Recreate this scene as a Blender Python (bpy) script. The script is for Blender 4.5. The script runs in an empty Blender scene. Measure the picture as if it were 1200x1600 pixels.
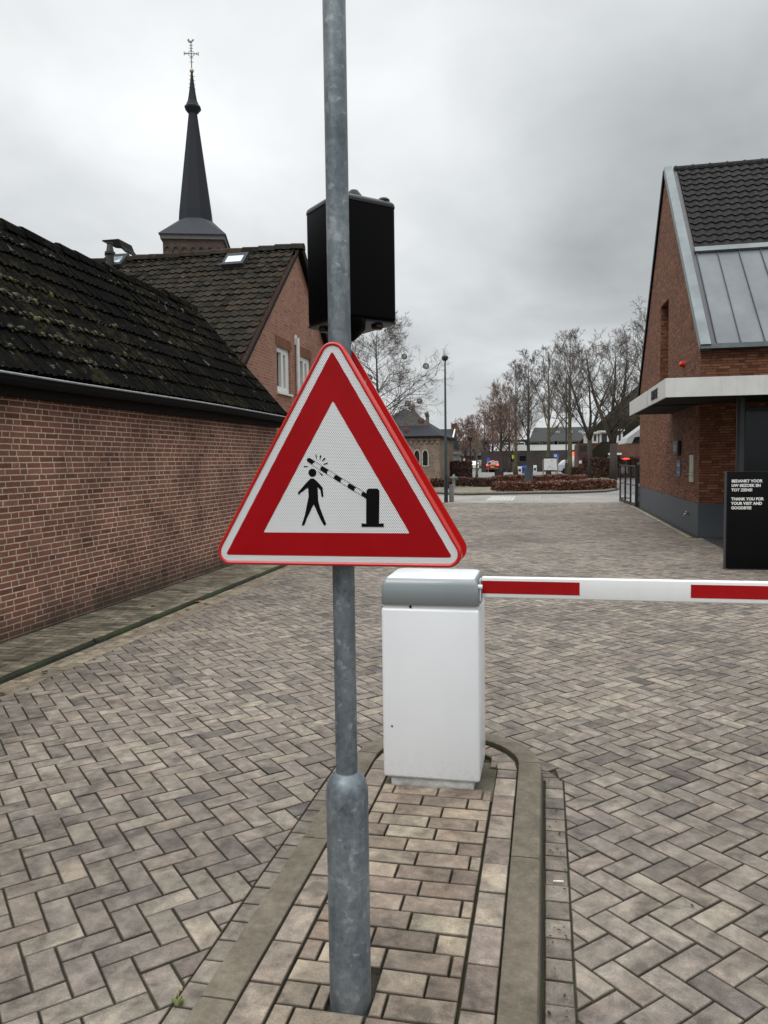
import bpy, bmesh, math, random
import numpy as np
from mathutils import Vector, Matrix
from mathutils.geometry import tessellate_polygon
PI = math.pi
R_ = math.radians
sc = bpy.context.scene
COL = sc.collection

# ------------------------------------------------------------------ camera, sky, sun, exposure
CAM_H = 1.58
PITCH, YAW, ROLL = -3.8, 11.9, -0.75
cam_d = bpy.data.cameras.new('camera')
cam = bpy.data.objects.new('camera', cam_d)
COL.objects.link(cam)
CROT = (Matrix.Rotation(R_(YAW), 3, 'Z') @ Matrix.Rotation(R_(90 + PITCH), 3, 'X') @ Matrix.Rotation(R_(ROLL), 3, 'Z'))
cam.matrix_world = Matrix.Translation((0, 0, CAM_H)) @ CROT.to_4x4()
cam_d.sensor_fit = 'HORIZONTAL'
cam_d.sensor_width = 36
cam_d.lens = 36
cam_d.clip_start = 0.05
cam_d.clip_end = 2000
sc.camera = cam
sc.render.resolution_x = 768
sc.render.resolution_y = 1024
sc.view_settings.view_transform = 'Standard'
sc.view_settings.look = 'None'
sc.view_settings.exposure = 0.0
sc.view_settings.gamma = 1.0

SUN_EL, SUN_AZ = 52, 205      # soft light from behind and left of the camera
world = bpy.data.worlds.new('World')
sc.world = world
world.use_nodes = True


class NT:
    """small expression builder over a node tree"""
    def __init__(s, tree):
        s.t = tree; s.n = tree.nodes; s.l = tree.links

    def put(s, sock, v):
        if isinstance(v, X): s.l.new(v.s, sock)
        elif isinstance(v, bpy.types.NodeSocket): s.l.new(v, sock)
        elif v is not None:
            if isinstance(v, (tuple, list)) and len(v) == 3 and sock.type == 'RGBA': v = (*v, 1)
            sock.default_value = v

    def node(s, ty, ins=None, **kw):
        n = s.n.new(ty)
        for k, v in kw.items(): setattr(n, k, v)
        for k, v in (ins or {}).items(): s.put(n.inputs[k], v)
        return n

    def m(s, op, a, b=None, c=None, clamp=False):
        n = s.n.new('ShaderNodeMath'); n.operation = op; n.use_clamp = clamp
        s.put(n.inputs[0], a)
        if b is not None: s.put(n.inputs[1], b)
        if c is not None: s.put(n.inputs[2], c)
        return X(s, n.outputs[0])

    def noise(s, vec, scale, detail=3, rough=0.5, dist=0.0):
        n = s.node('ShaderNodeTexNoise', {'Vector': vec, 'Scale': scale, 'Detail': detail, 'Roughness': rough, 'Distortion': dist})
        return X(s, n.outputs['Fac'])

    def white(s, x, y=0.0, z=0.0):
        v = s.node('ShaderNodeCombineXYZ', {0: x, 1: y, 2: z})
        n = s.node('ShaderNodeTexWhiteNoise', {'Vector': v.outputs[0]}, noise_dimensions='3D')
        return X(s, n.outputs['Value'])

    def ramp(s, fac, stops, interp='LINEAR'):
        n = s.node('ShaderNodeValToRGB', {'Fac': fac})
        cr = n.color_ramp; cr.interpolation = interp
        while len(cr.elements) > 1: cr.elements.remove(cr.elements[-1])
        for i, (p, c) in enumerate(stops):
            if not isinstance(c, (tuple, list)): c = (c, c, c)
            e = cr.elements[0] if i == 0 else cr.elements.new(p)
            e.position = p; e.color = (*c[:3], 1)
        return X(s, n.outputs['Color'])

    def mix(s, fac, a, b, mode='MIX'):
        n = s.n.new('ShaderNodeMix'); n.data_type = 'RGBA'; n.blend_type = mode; n.clamp_factor = True
        s.put(n.inputs[0], fac); s.put(n.inputs[6], a); s.put(n.inputs[7], b)
        return X(s, n.outputs[2])

    def xyz(s, v):
        n = s.node('ShaderNodeSeparateXYZ', {0: v})
        return [X(s, o) for o in n.outputs]

    def vec(s, x, y, z=0.0):
        return X(s, s.node('ShaderNodeCombineXYZ', {0: x, 1: y, 2: z}).outputs[0])


class X:
    def __init__(s, t, sock): s.t = t; s.s = sock
    def __add__(s, o): return s.t.m('ADD', s, o)
    def __radd__(s, o): return s.t.m('ADD', s, o)
    def __sub__(s, o): return s.t.m('SUBTRACT', s, o)
    def __rsub__(s, o): return s.t.m('SUBTRACT', o, s)
    def __mul__(s, o): return s.t.m('MULTIPLY', s, o)
    def __rmul__(s, o): return s.t.m('MULTIPLY', s, o)
    def __truediv__(s, o): return s.t.m('DIVIDE', s, o)
    def floor(s): return s.t.m('FLOOR', s)
    def fract(s): return s.t.m('FRACT', s)
    def abs(s): return s.t.m('ABSOLUTE', s)
    def gt(s, o): return s.t.m('GREATER_THAN', s, o)
    def lt(s, o): return s.t.m('LESS_THAN', s, o)
    def min(s, o): return s.t.m('MINIMUM', s, o)
    def max(s, o): return s.t.m('MAXIMUM', s, o)
    def step(s, a, b): return s.t.m('MULTIPLY_ADD', s, 1.0 / (b - a), -a / (b - a), clamp=True)


def build_world():
    t = NT(world.node_tree); t.n.clear()
    tc = t.node('ShaderNodeTexCoord')
    d = tc.outputs['Generated']
    x, y, z = t.xyz(d)
    sky = t.node('ShaderNodeTexSky', sky_type='NISHITA', sun_disc=False, sun_elevation=R_(SUN_EL), sun_rotation=R_(SUN_AZ), dust_density=3.0)
    # cloud deck: direction projected on to a plane overhead, so the clouds flatten towards the horizon
    k = z.max(0.0) + 0.32
    p = t.vec(x / k, y / k, z * 0.6)
    n1 = t.noise(p, 1.15, 5, 0.5, 0.35)
    n2 = t.noise(p, 3.2, 4, 0.55, 0.2)
    f = n1 * 0.8 + n2 * 0.2

    def blob(az, el, w):       # a lighter or darker bank of the deck
        v = (math.sin(R_(az)) * math.cos(R_(el)), math.cos(R_(az)) * math.cos(R_(el)), math.sin(R_(el)))
        return (x * v[0] + y * v[1] + z * v[2]).step(math.cos(R_(w)), 1.0)
    base = 0.62 + z.max(0.0) * 0.36 + (z - 0.56).max(0.0) * 4.2
    g = base + (f - 0.5) * 1.1
    g = g - blob(9, 15, 15) * 0.10 - blob(13, 25, 19) * 0.24 - blob(-26, 40, 18) * 0.12
    g = g + blob(-21, 24, 14) * 0.10 + blob(-33, 16, 14) * 0.06 + blob(14, 8, 12) * 0.07
    g = g.max(0.3)
    cool = t.mix(g.step(0.45, 0.8), (0.93, 0.978, 1.0), (0.955, 0.988, 1.0))
    gc = t.node('ShaderNodeVectorMath', {0: cool}, operation='SCALE')
    t.put(gc.inputs['Scale'], g * 11.2)
    col = t.mix(0.97, sky.outputs[0], gc.outputs[0])
    bg = t.node('ShaderNodeBackground', {'Color': col, 'Strength': 0.1})
    out = t.node('ShaderNodeOutputWorld')
    t.l.new(bg.outputs[0], out.inputs[0])


build_world()
sun_d = bpy.data.lights.new('sun', 'SUN')
sun_d.energy = 1.3
sun_d.angle = R_(25)
sun_d.color = (1.0, 0.97, 0.93)
sun = bpy.data.objects.new('sun', sun_d)
COL.objects.link(sun)
az, el = R_(SUN_AZ), R_(SUN_EL)
sv = Vector((math.sin(az) * math.cos(el), math.cos(az) * math.cos(el), math.sin(el)))
sun.rotation_euler = (-sv).to_track_quat('-Z', 'Y').to_euler()


# ------------------------------------------------------------------ where a sight line meets the ground or a wall
def ray(px, py):
    return CROT @ Vector(((px - 600) / 1200, -(py - 800) / 1200, -1))
def on_ground(px, py, z=0.0):
    r = ray(px, py); return Vector((0, 0, CAM_H)) + r * ((z - CAM_H) / r.z)
def on_x(px, py, X0):
    r = ray(px, py); return Vector((0, 0, CAM_H)) + r * (X0 / r.x)
def on_y(px, py, Y0):
    r = ray(px, py); return Vector((0, 0, CAM_H)) + r * (Y0 / r.y)


# ------------------------------------------------------------------ tagging and mesh building
def tag(o, label=None, cat=None, group=None, kind=None):
    if label: o['label'] = label
    if cat: o['category'] = cat
    if group: o['group'] = group
    if kind: o['kind'] = kind
    return o
def empty(name, loc, label, cat, group=None, rz=0.0):
    o = bpy.data.objects.new(name, None); COL.objects.link(o)
    o.location = loc; o.rotation_euler = (0, 0, rz); o.empty_display_size = .1
    return tag(o, label, cat, group)


class MB:
    def __init__(s): s.v = []; s.f = []; s.r = []; s.cr = None
    def quadv(s, pts, r=0.0):
        b = len(s.v); s.v += [tuple(p) for p in pts]; s.f.append(tuple(range(b, b + len(pts)))); s.r.append(r); return s
    def faces(s, vs, fs, r=0.0):
        b = len(s.v); s.v += [tuple(p) for p in vs]
        for f in fs: s.f.append(tuple(b + i for i in f)); s.r.append(r)
        return s
    def box(s, x0, x1, y0, y1, z0, z1, r=0.0):
        vs = [(x0, y0, z0), (x1, y0, z0), (x1, y1, z0), (x0, y1, z0), (x0, y0, z1), (x1, y0, z1), (x1, y1, z1), (x0, y1, z1)]
        return s.faces(vs, [(0, 3, 2, 1), (4, 5, 6, 7), (0, 1, 5, 4), (1, 2, 6, 5), (2, 3, 7, 6), (3, 0, 4, 7)], r)
    def obox(s, p0, p1, w, h, up=(0, 0, 1), r=0.0):
        """box along p0-p1, width w (sideways), height h (along up)"""
        p0 = Vector(p0); p1 = Vector(p1); d = (p1 - p0).normalized(); up = Vector(up)
        sd = d.cross(up).normalized() * (w / 2); u = sd.cross(d).normalized() * (h / 2)
        vs = [p0 - sd - u, p0 + sd - u, p0 + sd + u, p0 - sd + u, p1 - sd - u, p1 + sd - u, p1 + sd + u, p1 - sd + u]
        return s.faces(vs, [(0, 1, 2, 3), (7, 6, 5, 4), (0, 4, 5, 1), (1, 5, 6, 2), (2, 6, 7, 3), (3, 7, 4, 0)], r)
    def rings(s, rings, cap0=True, cap1=True, r=0.0):
        b = len(s.v); n = len(rings[0])
        for ring in rings: s.v += [tuple(p) for p in ring]
        for i in range(len(rings) - 1):
            for j in range(n):
                k = (j + 1) % n
                s.f.append((b + i * n + j, b + i * n + k, b + (i + 1) * n + k, b + (i + 1) * n + j)); s.r.append(r)
        if cap0: s.f.append(tuple(b + j for j in reversed(range(n)))); s.r.append(r)
        if cap1: s.f.append(tuple(b + (len(rings) - 1) * n + j for j in range(n))); s.r.append(r)
        return s
    def lathe(s, prof, c=(0, 0), n=24, a0=0.0, r=0.0, cap0=True, cap1=True):
        rs = [[(c[0] + q * math.cos(a0 + 2 * PI * j / n), c[1] + q * math.sin(a0 + 2 * PI * j / n), z) for j in range(n)] for q, z in prof]
        return s.rings(rs, cap0, cap1, r)
    def tube(s, pts, rad, n=8, cap=True, r=0.0):
        pts = [Vector(p) for p in pts]
        if not isinstance(rad, (list, tuple)): rad = [rad] * len(pts)
        rs = []; ref = None
        for i, p in enumerate(pts):
            d = (pts[min(i + 1, len(pts) - 1)] - pts[max(i - 1, 0)]).normalized()
            if ref is None: ref = Vector((0, 0, 1)) if abs(d.z) < .9 else Vector((1, 0, 0))
            a = (ref - d * ref.dot(d)).normalized(); ref = a; b = d.cross(a)
            rs.append([p + (a * math.cos(2 * PI * j / n) + b * math.sin(2 * PI * j / n)) * rad[i] for j in range(n)])
        return s.rings(rs, cap, cap, r)
    def prism(s, poly, fn, t0, t1, holes=(), r=0.0):
        """polygon (u,v) with holes, pushed from t0 to t1; fn(u,v,t)->xyz; poly ccw seen from t0 side"""
        loops = [[Vector((u, v, 0)) for u, v in poly]] + [[Vector((u, v, 0)) for u, v in h] for h in holes]
        flat = [q for l in loops for q in l]
        tris = tessellate_polygon(loops)
        b = len(s.v); n = len(flat)
        s.v += [tuple(fn(q.x, q.y, t0)) for q in flat] + [tuple(fn(q.x, q.y, t1)) for q in flat]
        for t in tris:
            s.f.append(tuple(b + i for i in t)); s.r.append(r)
            s.f.append(tuple(b + n + i for i in reversed(t))); s.r.append(r)
        o = 0
        for l in loops:
            m = len(l)
            for i in range(m):
                j = (i + 1) % m
                s.f.append((b + o + i, b + o + j, b + n + o + j, b + n + o + i)); s.r.append(r)
            o += m
        return s
    def build(s, name, mat, parent=None, smooth=False, recalc=True, bevel=0.0, label=None, autos=None):
        me = bpy.data.meshes.new(name)
        me.from_pydata(s.v, [], s.f)
        if any(s.r):
            at = me.attributes.new('rnd', 'FLOAT', 'FACE'); at.data.foreach_set('value', s.r)
        if recalc or bevel:
            bm = bmesh.new(); bm.from_mesh(me)
            if bevel:
                bmesh.ops.remove_doubles(bm, verts=bm.verts, dist=1e-5)
                bmesh.ops.recalc_face_normals(bm, faces=bm.faces)
                es = [e for e in bm.edges if len(e.link_faces) == 2 and e.calc_face_angle(0) > 0.6]
                bmesh.ops.bevel(bm, geom=es, offset=bevel, segments=3, profile=0.5, affect='EDGES')
            else:
                bmesh.ops.recalc_face_normals(bm, faces=bm.faces)
            bm.to_mesh(me); bm.free()
        if smooth or bevel:
            me.polygons.foreach_set('use_smooth', [True] * len(me.polygons))
            if autos or bevel: me.set_sharp_from_angle(angle=R_(autos or 50))
        me.materials.append(mat); me.update()
        o = bpy.data.objects.new(name, me); COL.objects.link(o)
        if parent: o.parent = parent
        if label: o['label'] = label
        return o


def struct(o): o['kind'] = 'structure'; return o
def put(mb, name, mat, root, **kw):
    """build geometry given in world coordinates as a part of root"""
    o = mb.build(name, mat, None, **kw)
    if root is not None:
        bpy.context.view_layer.update()
        o.parent = root; o.matrix_parent_inverse = world_of(root).inverted()
    return o
def world_of(o):
    m = Matrix.LocRotScale(o.location, o.rotation_euler, o.scale)
    if o.parent: m = world_of(o.parent) @ o.matrix_parent_inverse @ m
    return m


# ------------------------------------------------------------------ materials
def new_mat(name):
    m = bpy.data.materials.new(name); m.use_nodes = True
    t = NT(m.node_tree); t.n.clear()
    out = t.node('ShaderNodeOutputMaterial')
    bs = t.node('ShaderNodeBsdfPrincipled')
    t.l.new(bs.outputs[0], out.inputs[0])
    return m, t, bs
def coords(t, kind='Object'): return t.node('ShaderNodeTexCoord').outputs[kind]
def bump(t, bs, h, strength=0.3, dist=0.01):
    b = t.node('ShaderNodeBump', {'Height': h, 'Strength': strength, 'Distance': dist}); t.l.new(b.outputs[0], bs.inputs['Normal'])
def plain(name, col, rough=0.5, metal=0.0, var=0.12, scale=6.0, bmp=0.0, coat=0.0, bscale=None, emit=None, spec=0.5, foot=None, streaks=0.0):
    m, t, bs = new_mat(name)
    c = coords(t)
    n = t.noise(c, scale, 4, 0.6)
    f = n.step(0.3, 0.7)
    lo = tuple(v * (1 - var) for v in col); hi = tuple(min(1, v * (1 + var)) for v in col)
    cc = t.mix(f, lo, hi)
    x, y, z = t.xyz(c)
    if foot:           # splashed dirt near the ground
        k = z.step(foot[0], foot[1]) * t.noise(c, 45, 5, 0.75).step(0.46, 0.62)
        cc = t.mix(k * 0.14, cc, (0.12, 0.105, 0.08))
    if streaks:        # rain streaks running down
        k = t.noise(t.vec(x * 14.0, y * 14.0, z * 0.8), 1.0, 4, 0.65).step(0.52, 0.74)
        cc = t.mix(k * streaks, cc, tuple(v * 0.45 for v in col))
    t.put(bs.inputs['Base Color'], cc)
    t.put(bs.inputs['Roughness'], t.m('MULTIPLY_ADD', n, 0.2, max(0.02, rough - 0.1)))
    bs.inputs['Metallic'].default_value = metal
    bs.inputs['Specular IOR Level'].default_value = spec
    if coat: bs.inputs['Coat Weight'].default_value = coat; bs.inputs['Coat Roughness'].default_value = 0.08
    if bmp: bump(t, bs, t.noise(c, bscale or scale * 8, 3, 0.6), bmp, 0.004)
    if emit:
        bs.inputs['Emission Color'].default_value = (*emit[:3], 1); bs.inputs['Emission Strength'].default_value = emit[3]
    return m


def brick_mat(name, cols, mortar, L=0.215, Hh=0.078, joint=0.012, wild=True, rough=0.85, dirt=0.25, mott=0.3, damp=0.0, bmp=0.6, streak=0.0):
    """wall brickwork on object x/z or y/z, whichever the face looks along"""
    m, t, bs = new_mat(name)
    c = coords(t); x, y, z = t.xyz(c)
    nx, ny, nz = t.xyz(coords(t, 'Normal'))
    sel = nx.abs().gt(ny.abs())
    u = sel * y + (1.0 - sel) * x
    row = (z / Hh).floor(); fr = (z / Hh).fract()
    if wild:
        cell = L * 2.5
        off = t.white(row, 3.0) * cell * 0.9
        cu = (u + off) / cell
        ci = cu.floor(); cf = cu.fract()
        rv = t.white(ci, row, 7.0)
        v0 = rv.lt(0.34); v2 = rv.gt(0.67)
        p1 = 0.4 - v0 * 0.2; p2 = v2 * 0.2 + 0.6
        g1 = cf.gt(p1); g2 = cf.gt(p2)
        idx = ci * 3.0 + g1 + g2
        du = cf.min((cf - p1).abs()).min((cf - p2).abs()).min(1.0 - cf) * cell
    else:
        off = (row * 0.5).fract() * L + t.white(row, 2.0) * L * 0.3
        cu = (u + off) / L; idx = cu.floor(); a = cu.fract()
        du = a.min(1.0 - a) * L
    dv = fr.min(1.0 - fr) * Hh
    wob = (t.noise(c, 40, 2) - 0.5) * joint * 0.7
    d = du.min(dv) + wob
    mask = d.step(joint * 0.5 - 0.0015, joint * 0.5 + 0.002)
    r1 = t.white(idx, row, 1.0); r2 = t.white(idx, row, 5.0)
    bc = t.ramp(r1, [(i / max(1, len(cols) - 1), k) for i, k in enumerate(cols)])
    mo = t.noise(c, 55, 4, 0.7)
    big = t.noise(c, 1.3, 4, 0.6)
    bc = t.mix(mott * 1.6, bc, t.ramp(mo, [(0.3, 0.35), (0.5, 0.95), (0.72, 1.5)]), 'MULTIPLY')
    mc = t.mix(t.noise(c, 9, 3).step(0.3, 0.7), tuple(v * 0.75 for v in mortar), mortar)
    col = t.mix(mask, mc, bc)
    dk = t.ramp(big, [(0.3, 1 - dirt * 1.3), (0.55, 1.0), (0.75, 1 + dirt * 0.5)])
    col = t.mix(1.0, col, dk, 'MULTIPLY')
    if damp:
        q = (z + (t.noise(c, 2.2, 4) - 0.5) * 0.7).step(0.45, 0.0)
        col = t.mix(q * damp, col, (0.03, 0.028, 0.02))
    if streak:
        sx = t.noise(t.vec(u * 6.0, z * 0.4), 1.0, 4, 0.6).step(0.5, 0.75)
        col = t.mix(sx * streak, col, (0.05, 0.035, 0.028))
    t.put(bs.inputs['Base Color'], col)
    bs.inputs['Roughness'].default_value = rough
    bs.inputs['Specular IOR Level'].default_value = 0.25
    bump(t, bs, mask * 0.7 + mo * 0.35 + r2 * mask * 0.25, bmp, 0.006)
    return m


def paver_mat(name, cols, spots=1.0, sandy=0.0, moss=0.0):
    m, t, bs = new_mat(name)
    c = coords(t)
    rn = X(t, t.node('ShaderNodeAttribute', attribute_name='rnd', attribute_type='GEOMETRY').outputs['Fac'])
    edge = rn.gt(1.5); rn = rn - edge * 2.0
    base = t.ramp(rn, [(i / (len(cols) - 1), k) for i, k in enumerate(cols)])
    o = t.vec(rn * 91.0, rn * 37.0, 0.0)
    pv = t.node('ShaderNodeVectorMath', {0: c, 1: o}, operation='ADD').outputs[0]
    n = t.noise(pv, 5.5, 3, 0.55, 0.6) * 0.5 + t.noise(pv, 17.0, 5, 0.68, 0.4) * 0.5            # each stone has its own flamed light and dark patches
    col = t.mix(0.85, base, t.ramp(n, [(0.38, 0.42), (0.455, 0.80), (0.53, 1.10), (0.62, 1.6)]), 'MULTIPLY')
    warm = t.noise(pv, 3.1, 2).step(0.5, 0.75)
    col = t.mix(warm * 0.45, col, t.mix(1.0, col, (1.16, 0.99, 0.88), 'MULTIPLY'))
    gr = t.noise(c, 190, 4, 0.75)
    col = t.mix(0.8, col, t.ramp(gr, [(0.25, 0.5), (0.5, 1.0), (0.75, 1.5)]), 'MULTIPLY')
    v = t.node('ShaderNodeTexVoronoi', {'Vector': c, 'Scale': 130.0})
    sp = X(t, v.outputs['Distance']).lt(0.16) * t.noise(c, 24, 2).gt(0.55)
    col = t.mix(sp * 0.35 * spots, col, (0.5, 0.46, 0.4))
    big = t.noise(c, 0.55, 5, 0.6)
    col = t.mix(0.9, col, t.ramp(big, [(0.3, 0.62), (0.5, 0.98), (0.7, 1.25)]), 'MULTIPLY')
    if sandy:
        s = t.noise(c, 1.4, 4, 0.6).step(0.38, 0.62)
        col = t.mix(s * sandy, col, (0.16, 0.125, 0.085))
    if moss:
        s = t.noise(c, 3.0, 5, 0.65).step(0.45, 0.68)
        col = t.mix(s * moss, col, (0.048, 0.041, 0.027))
    col = t.mix(edge * 0.5, col, (0.026, 0.021, 0.013))        # grime worked into the chamfers
    st = t.noise(c, 1.9, 5, 0.62, 0.7).step(0.56, 0.74)
    col = t.mix(st * 0.30, col, (0.055, 0.046, 0.038))
    col = t.mix(1.0, col, (1.03, 1.0, 0.94), 'MULTIPLY')
    t.put(bs.inputs['Base Color'], col)
    t.put(bs.inputs['Roughness'], t.m('MULTIPLY_ADD', gr, 0.3, 0.52))
    bs.inputs['Specular IOR Level'].default_value = 0.35
    bump(t, bs, gr * 0.5 + n * 0.5, 0.35, 0.003)
    return m


def soil_mat(name, a, b, g=None, scale=30):
    m, t, bs = new_mat(name)
    c = coords(t)
    n = t.noise(c, scale, 5, 0.7)
    col = t.mix(n.step(0.3, 0.7), a, b)
    if g: col = t.mix(t.noise(c, 1.7, 5, 0.6).step(0.47, 0.6), col, g)
    t.put(bs.inputs['Base Color'], col); bs.inputs['Roughness'].default_value = 0.95
    bump(t, bs, t.noise(c, scale * 4, 3, 0.7), 0.8, 0.006)
    return m


def tile_mat(name, cols, lichen=0.0, moss=0.0, rough=0.7, pit=0.35, warm=0.0):
    m, t, bs = new_mat(name)
    c = coords(t)
    rn = X(t, t.node('ShaderNodeAttribute', attribute_name='rnd', attribute_type='GEOMETRY').outputs['Fac'])
    col = t.ramp(rn, [(i / (len(cols) - 1), k) for i, k in enumerate(cols)])
    g = t.noise(c, 30, 5, 0.7)
    col = t.mix(pit * 2, col, t.ramp(g, [(0.3, 0.55), (0.5, 1.0), (0.72, 1.5)]), 'MULTIPLY')
    if warm:
        col = t.mix(t.noise(c, 2.5, 4, 0.6).step(0.52, 0.7) * warm, col, (0.09, 0.055, 0.03))
    if lichen:
        l = t.noise(c, 6.5, 5, 0.7, 0.5).step(0.60, 0.66) * t.noise(c, 1.0, 3).step(0.42, 0.6)
        col = t.mix(l * lichen, col, (0.30, 0.31, 0.29))
    if moss:
        a, b, z = t.xyz(c)
        q = t.noise(c, 0.8, 3, 0.5).step(0.46, 0.56) * t.noise(c, 9, 4, 0.7).step(0.48, 0.56)
        col = t.mix(q * moss, col, (0.045, 0.040, 0.014))
    t.put(bs.inputs['Base Color'], col)
    bs.inputs['Roughness'].default_value = rough
    bs.inputs['Specular IOR Level'].default_value = 0.05
    bump(t, bs, g, 0.5, 0.01)
    return m


M = {}
M['road'] = paver_mat('road_pavers', [(0.092, 0.080, 0.076), (0.140, 0.121, 0.108), (0.168, 0.146, 0.126), (0.150, 0.130, 0.120), (0.192, 0.170, 0.143), (0.160, 0.138, 0.124), (0.150, 0.131, 0.113)])
M['island'] = paver_mat('island_pavers', [(0.10, 0.074, 0.062), (0.19, 0.160, 0.130), (0.14, 0.106, 0.088), (0.235, 0.20, 0.160), (0.175, 0.136, 0.113), (0.27, 0.238, 0.186)], spots=1.3)
M['border'] = paver_mat('border_pavers', [(0.13, 0.103, 0.09), (0.23, 0.20, 0.168), (0.165, 0.134, 0.12), (0.265, 0.235, 0.19)], spots=1.3)
M['gutter'] = paver_mat('gutter_pavers', [(0.10, 0.088, 0.078), (0.155, 0.137, 0.118), (0.185, 0.163, 0.14)])
M['path'] = paver_mat('path_pavers', [(0.13, 0.117, 0.088), (0.19, 0.17, 0.13), (0.25, 0.225, 0.175)], moss=0.8)
M['channel'] = paver_mat('channel_pavers', [(0.17, 0.145, 0.115), (0.23, 0.20, 0.155), (0.28, 0.245, 0.19)], sandy=0.35, moss=0.4)
M['bed'] = soil_mat('joint_soil', (0.018, 0.014, 0.009), (0.036, 0.029, 0.018), (0.034, 0.036, 0.010))
M['moss'] = soil_mat('moss_line', (0.007, 0.007, 0.004), (0.018, 0.018, 0.008), (0.018, 0.030, 0.006), 14)
M['gravel'] = soil_mat('gravel_fill', (0.06, 0.052, 0.035), (0.16, 0.14, 0.10), (0.05, 0.05, 0.02), 90)
M['sand'] = soil_mat('sandy_soil', (0.14, 0.12, 0.085), (0.22, 0.195, 0.145), (0.10, 0.10, 0.055), 12)


def kerb_mat():
    m, t, bs = new_mat('kerb_concrete')
    c = coords(t); x, y, z = t.xyz(c)
    n = t.noise(c, 7, 5, 0.65) * 0.6 + t.noise(c, 34, 4, 0.7) * 0.4; g = t.noise(c, 220, 3, 0.75)
    col = t.ramp(n, [(0.36, (0.070, 0.058, 0.039)), (0.5, (0.112, 0.093, 0.066)), (0.64, (0.160, 0.137, 0.102))])
    col = t.mix(0.6, col, t.ramp(g, [(0.3, 0.75), (0.5, 1.0), (0.7, 1.25)]), 'MULTIPLY')
    v = t.node('ShaderNodeTexVoronoi', {'Vector': c, 'Scale': 60.0})
    col = t.mix(X(t, v.outputs['Distance']).lt(0.10) * 0.5, col, (0.03, 0.03, 0.022))
    col = t.mix(z.step(0.064, 0.03) * 0.85, col, (0.018, 0.016, 0.009))     # dirt and the dark of the shadow gap painted on the low face
    t.put(bs.inputs['Base Color'], col); bs.inputs['Roughness'].default_value = 0.8
    bump(t, bs, g + n, 0.25, 0.002)
    return m
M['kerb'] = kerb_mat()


def galv_mat():
    m, t, bs = new_mat('galvanised_steel')
    c = coords(t); x, y, z = t.xyz(c)
    v1 = t.node('ShaderNodeTexVoronoi', {'Vector': c, 'Scale': 75.0, 'Randomness': 1.0})
    s1 = t.xyz(v1.outputs['Color'])[0]
    v2 = t.node('ShaderNodeTexVoronoi', {'Vector': t.vec(x, y, z * 0.55), 'Scale': 38.0, 'Randomness': 1.0})
    s2 = t.xyz(v2.outputs['Color'])[1]
    n = t.noise(t.vec(x, y, z * 0.35), 9, 5, 0.65, 0.3)
    n2 = t.noise(c, 60, 4, 0.75, 0.5)
    f = n * 0.55 + n2 * 0.27 + s2 * 0.09 + s1 * 0.09
    col = t.ramp(f, [(0.32, (0.070, 0.090, 0.105)), (0.46, (0.122, 0.148, 0.167)), (0.57, (0.175, 0.204, 0.222)), (0.70, (0.33, 0.36, 0.375))])
    chips = s1.gt(0.95) * n2.gt(0.50)
    col = t.mix(chips * 0.28, col, (0.42, 0.45, 0.46))
    dark = t.noise(c, 18, 3, 0.6, 0.2).step(0.68, 0.74)
    col = t.mix(dark * 0.55, col, (0.045, 0.055, 0.065))
    col = t.mix(z.step(0.16, 0.06) * n2.step(0.35, 0.6) * 0.5, col, (0.10, 0.09, 0.07))
    t.put(bs.inputs['Base Color'], col)
    bs.inputs['Metallic'].default_value = 0.35
    t.put(bs.inputs['Roughness'], n2 * 0.35 + 0.30)
    bump(t, bs, n2, 0.15, 0.002)
    return m
M['galv'] = galv_mat()


def reflective_mat(name, base, dot, red=False):
    """retroreflective sheeting: fine lattice of cells"""
    m, t, bs = new_mat(name)
    c = coords(t); x, y, z = t.xyz(c)
    p = 0.0052
    def lat(ox, oz):
        a = ((x + ox) / p).fract() - 0.5; b = ((z + oz) / (p * 1.4)).fract() - 0.5
        return t.m('SQRT', a * a + b * b * 1.9)
    d = lat(0.0, 0.0).min(lat(p * 0.5, p * 0.7))
    k = d.step(0.16, 0.27)
    big = t.noise(c, 4, 3)
    col = t.mix(k, dot, base)
    col = t.mix(0.6, col, t.ramp(big, [(0.3, 0.93), (0.7, 1.05)]), 'MULTIPLY')
    t.put(bs.inputs['Base Color'], col)
    bs.inputs['Roughness'].default_value = 0.28
    bs.inputs['Coat Weight'].default_value = 0.3; bs.inputs['Coat Roughness'].default_value = 0.15
    return m
M['sign_white'] = reflective_mat('reflective_white', (0.72, 0.73, 0.74), (0.10, 0.11, 0.125))
M['sign_red'] = plain('sign_red', (0.30, 0.003, 0.006), 0.35, var=0.08, scale=9, spec=0.15)
M['rim_red'] = plain('rim_red', (0.50, 0.010, 0.008), 0.25, var=0.06, spec=0.5, coat=0.15)
M['sign_black'] = plain('sign_black', (0.0035, 0.0035, 0.004), 0.4, var=0.1, spec=0.1)
M['alu'] = plain('aluminium', (0.42, 0.41, 0.40), 0.45, 0.6)
M['black_plastic'] = plain('black_plastic', (0.0012, 0.0011, 0.0015), 0.35, var=0.15, scale=5, spec=0.06)
M['black_edge'] = plain('black_moulding', (0.005, 0.0055, 0.0065), 0.35, var=0.15, spec=0.3)
M['cab_white'] = plain('cabinet_white', (0.72, 0.74, 0.765), 0.33, foot=(0.24, 0.09), streaks=0.05, var=0.03, scale=2.5, coat=0.25, bmp=0.05, bscale=300)
M['cab_grey'] = plain('cabinet_grey', (0.205, 0.235, 0.245), 0.38, var=0.04, scale=3, coat=0.35, bmp=0.05, bscale=300)
M['cab_cap'] = plain('cap_glare_white', (0.66, 0.68, 0.69), 0.35, var=0.06, scale=4, coat=0.2)  # white of the bolt; on the lid it is sky glare put into colour
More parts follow.
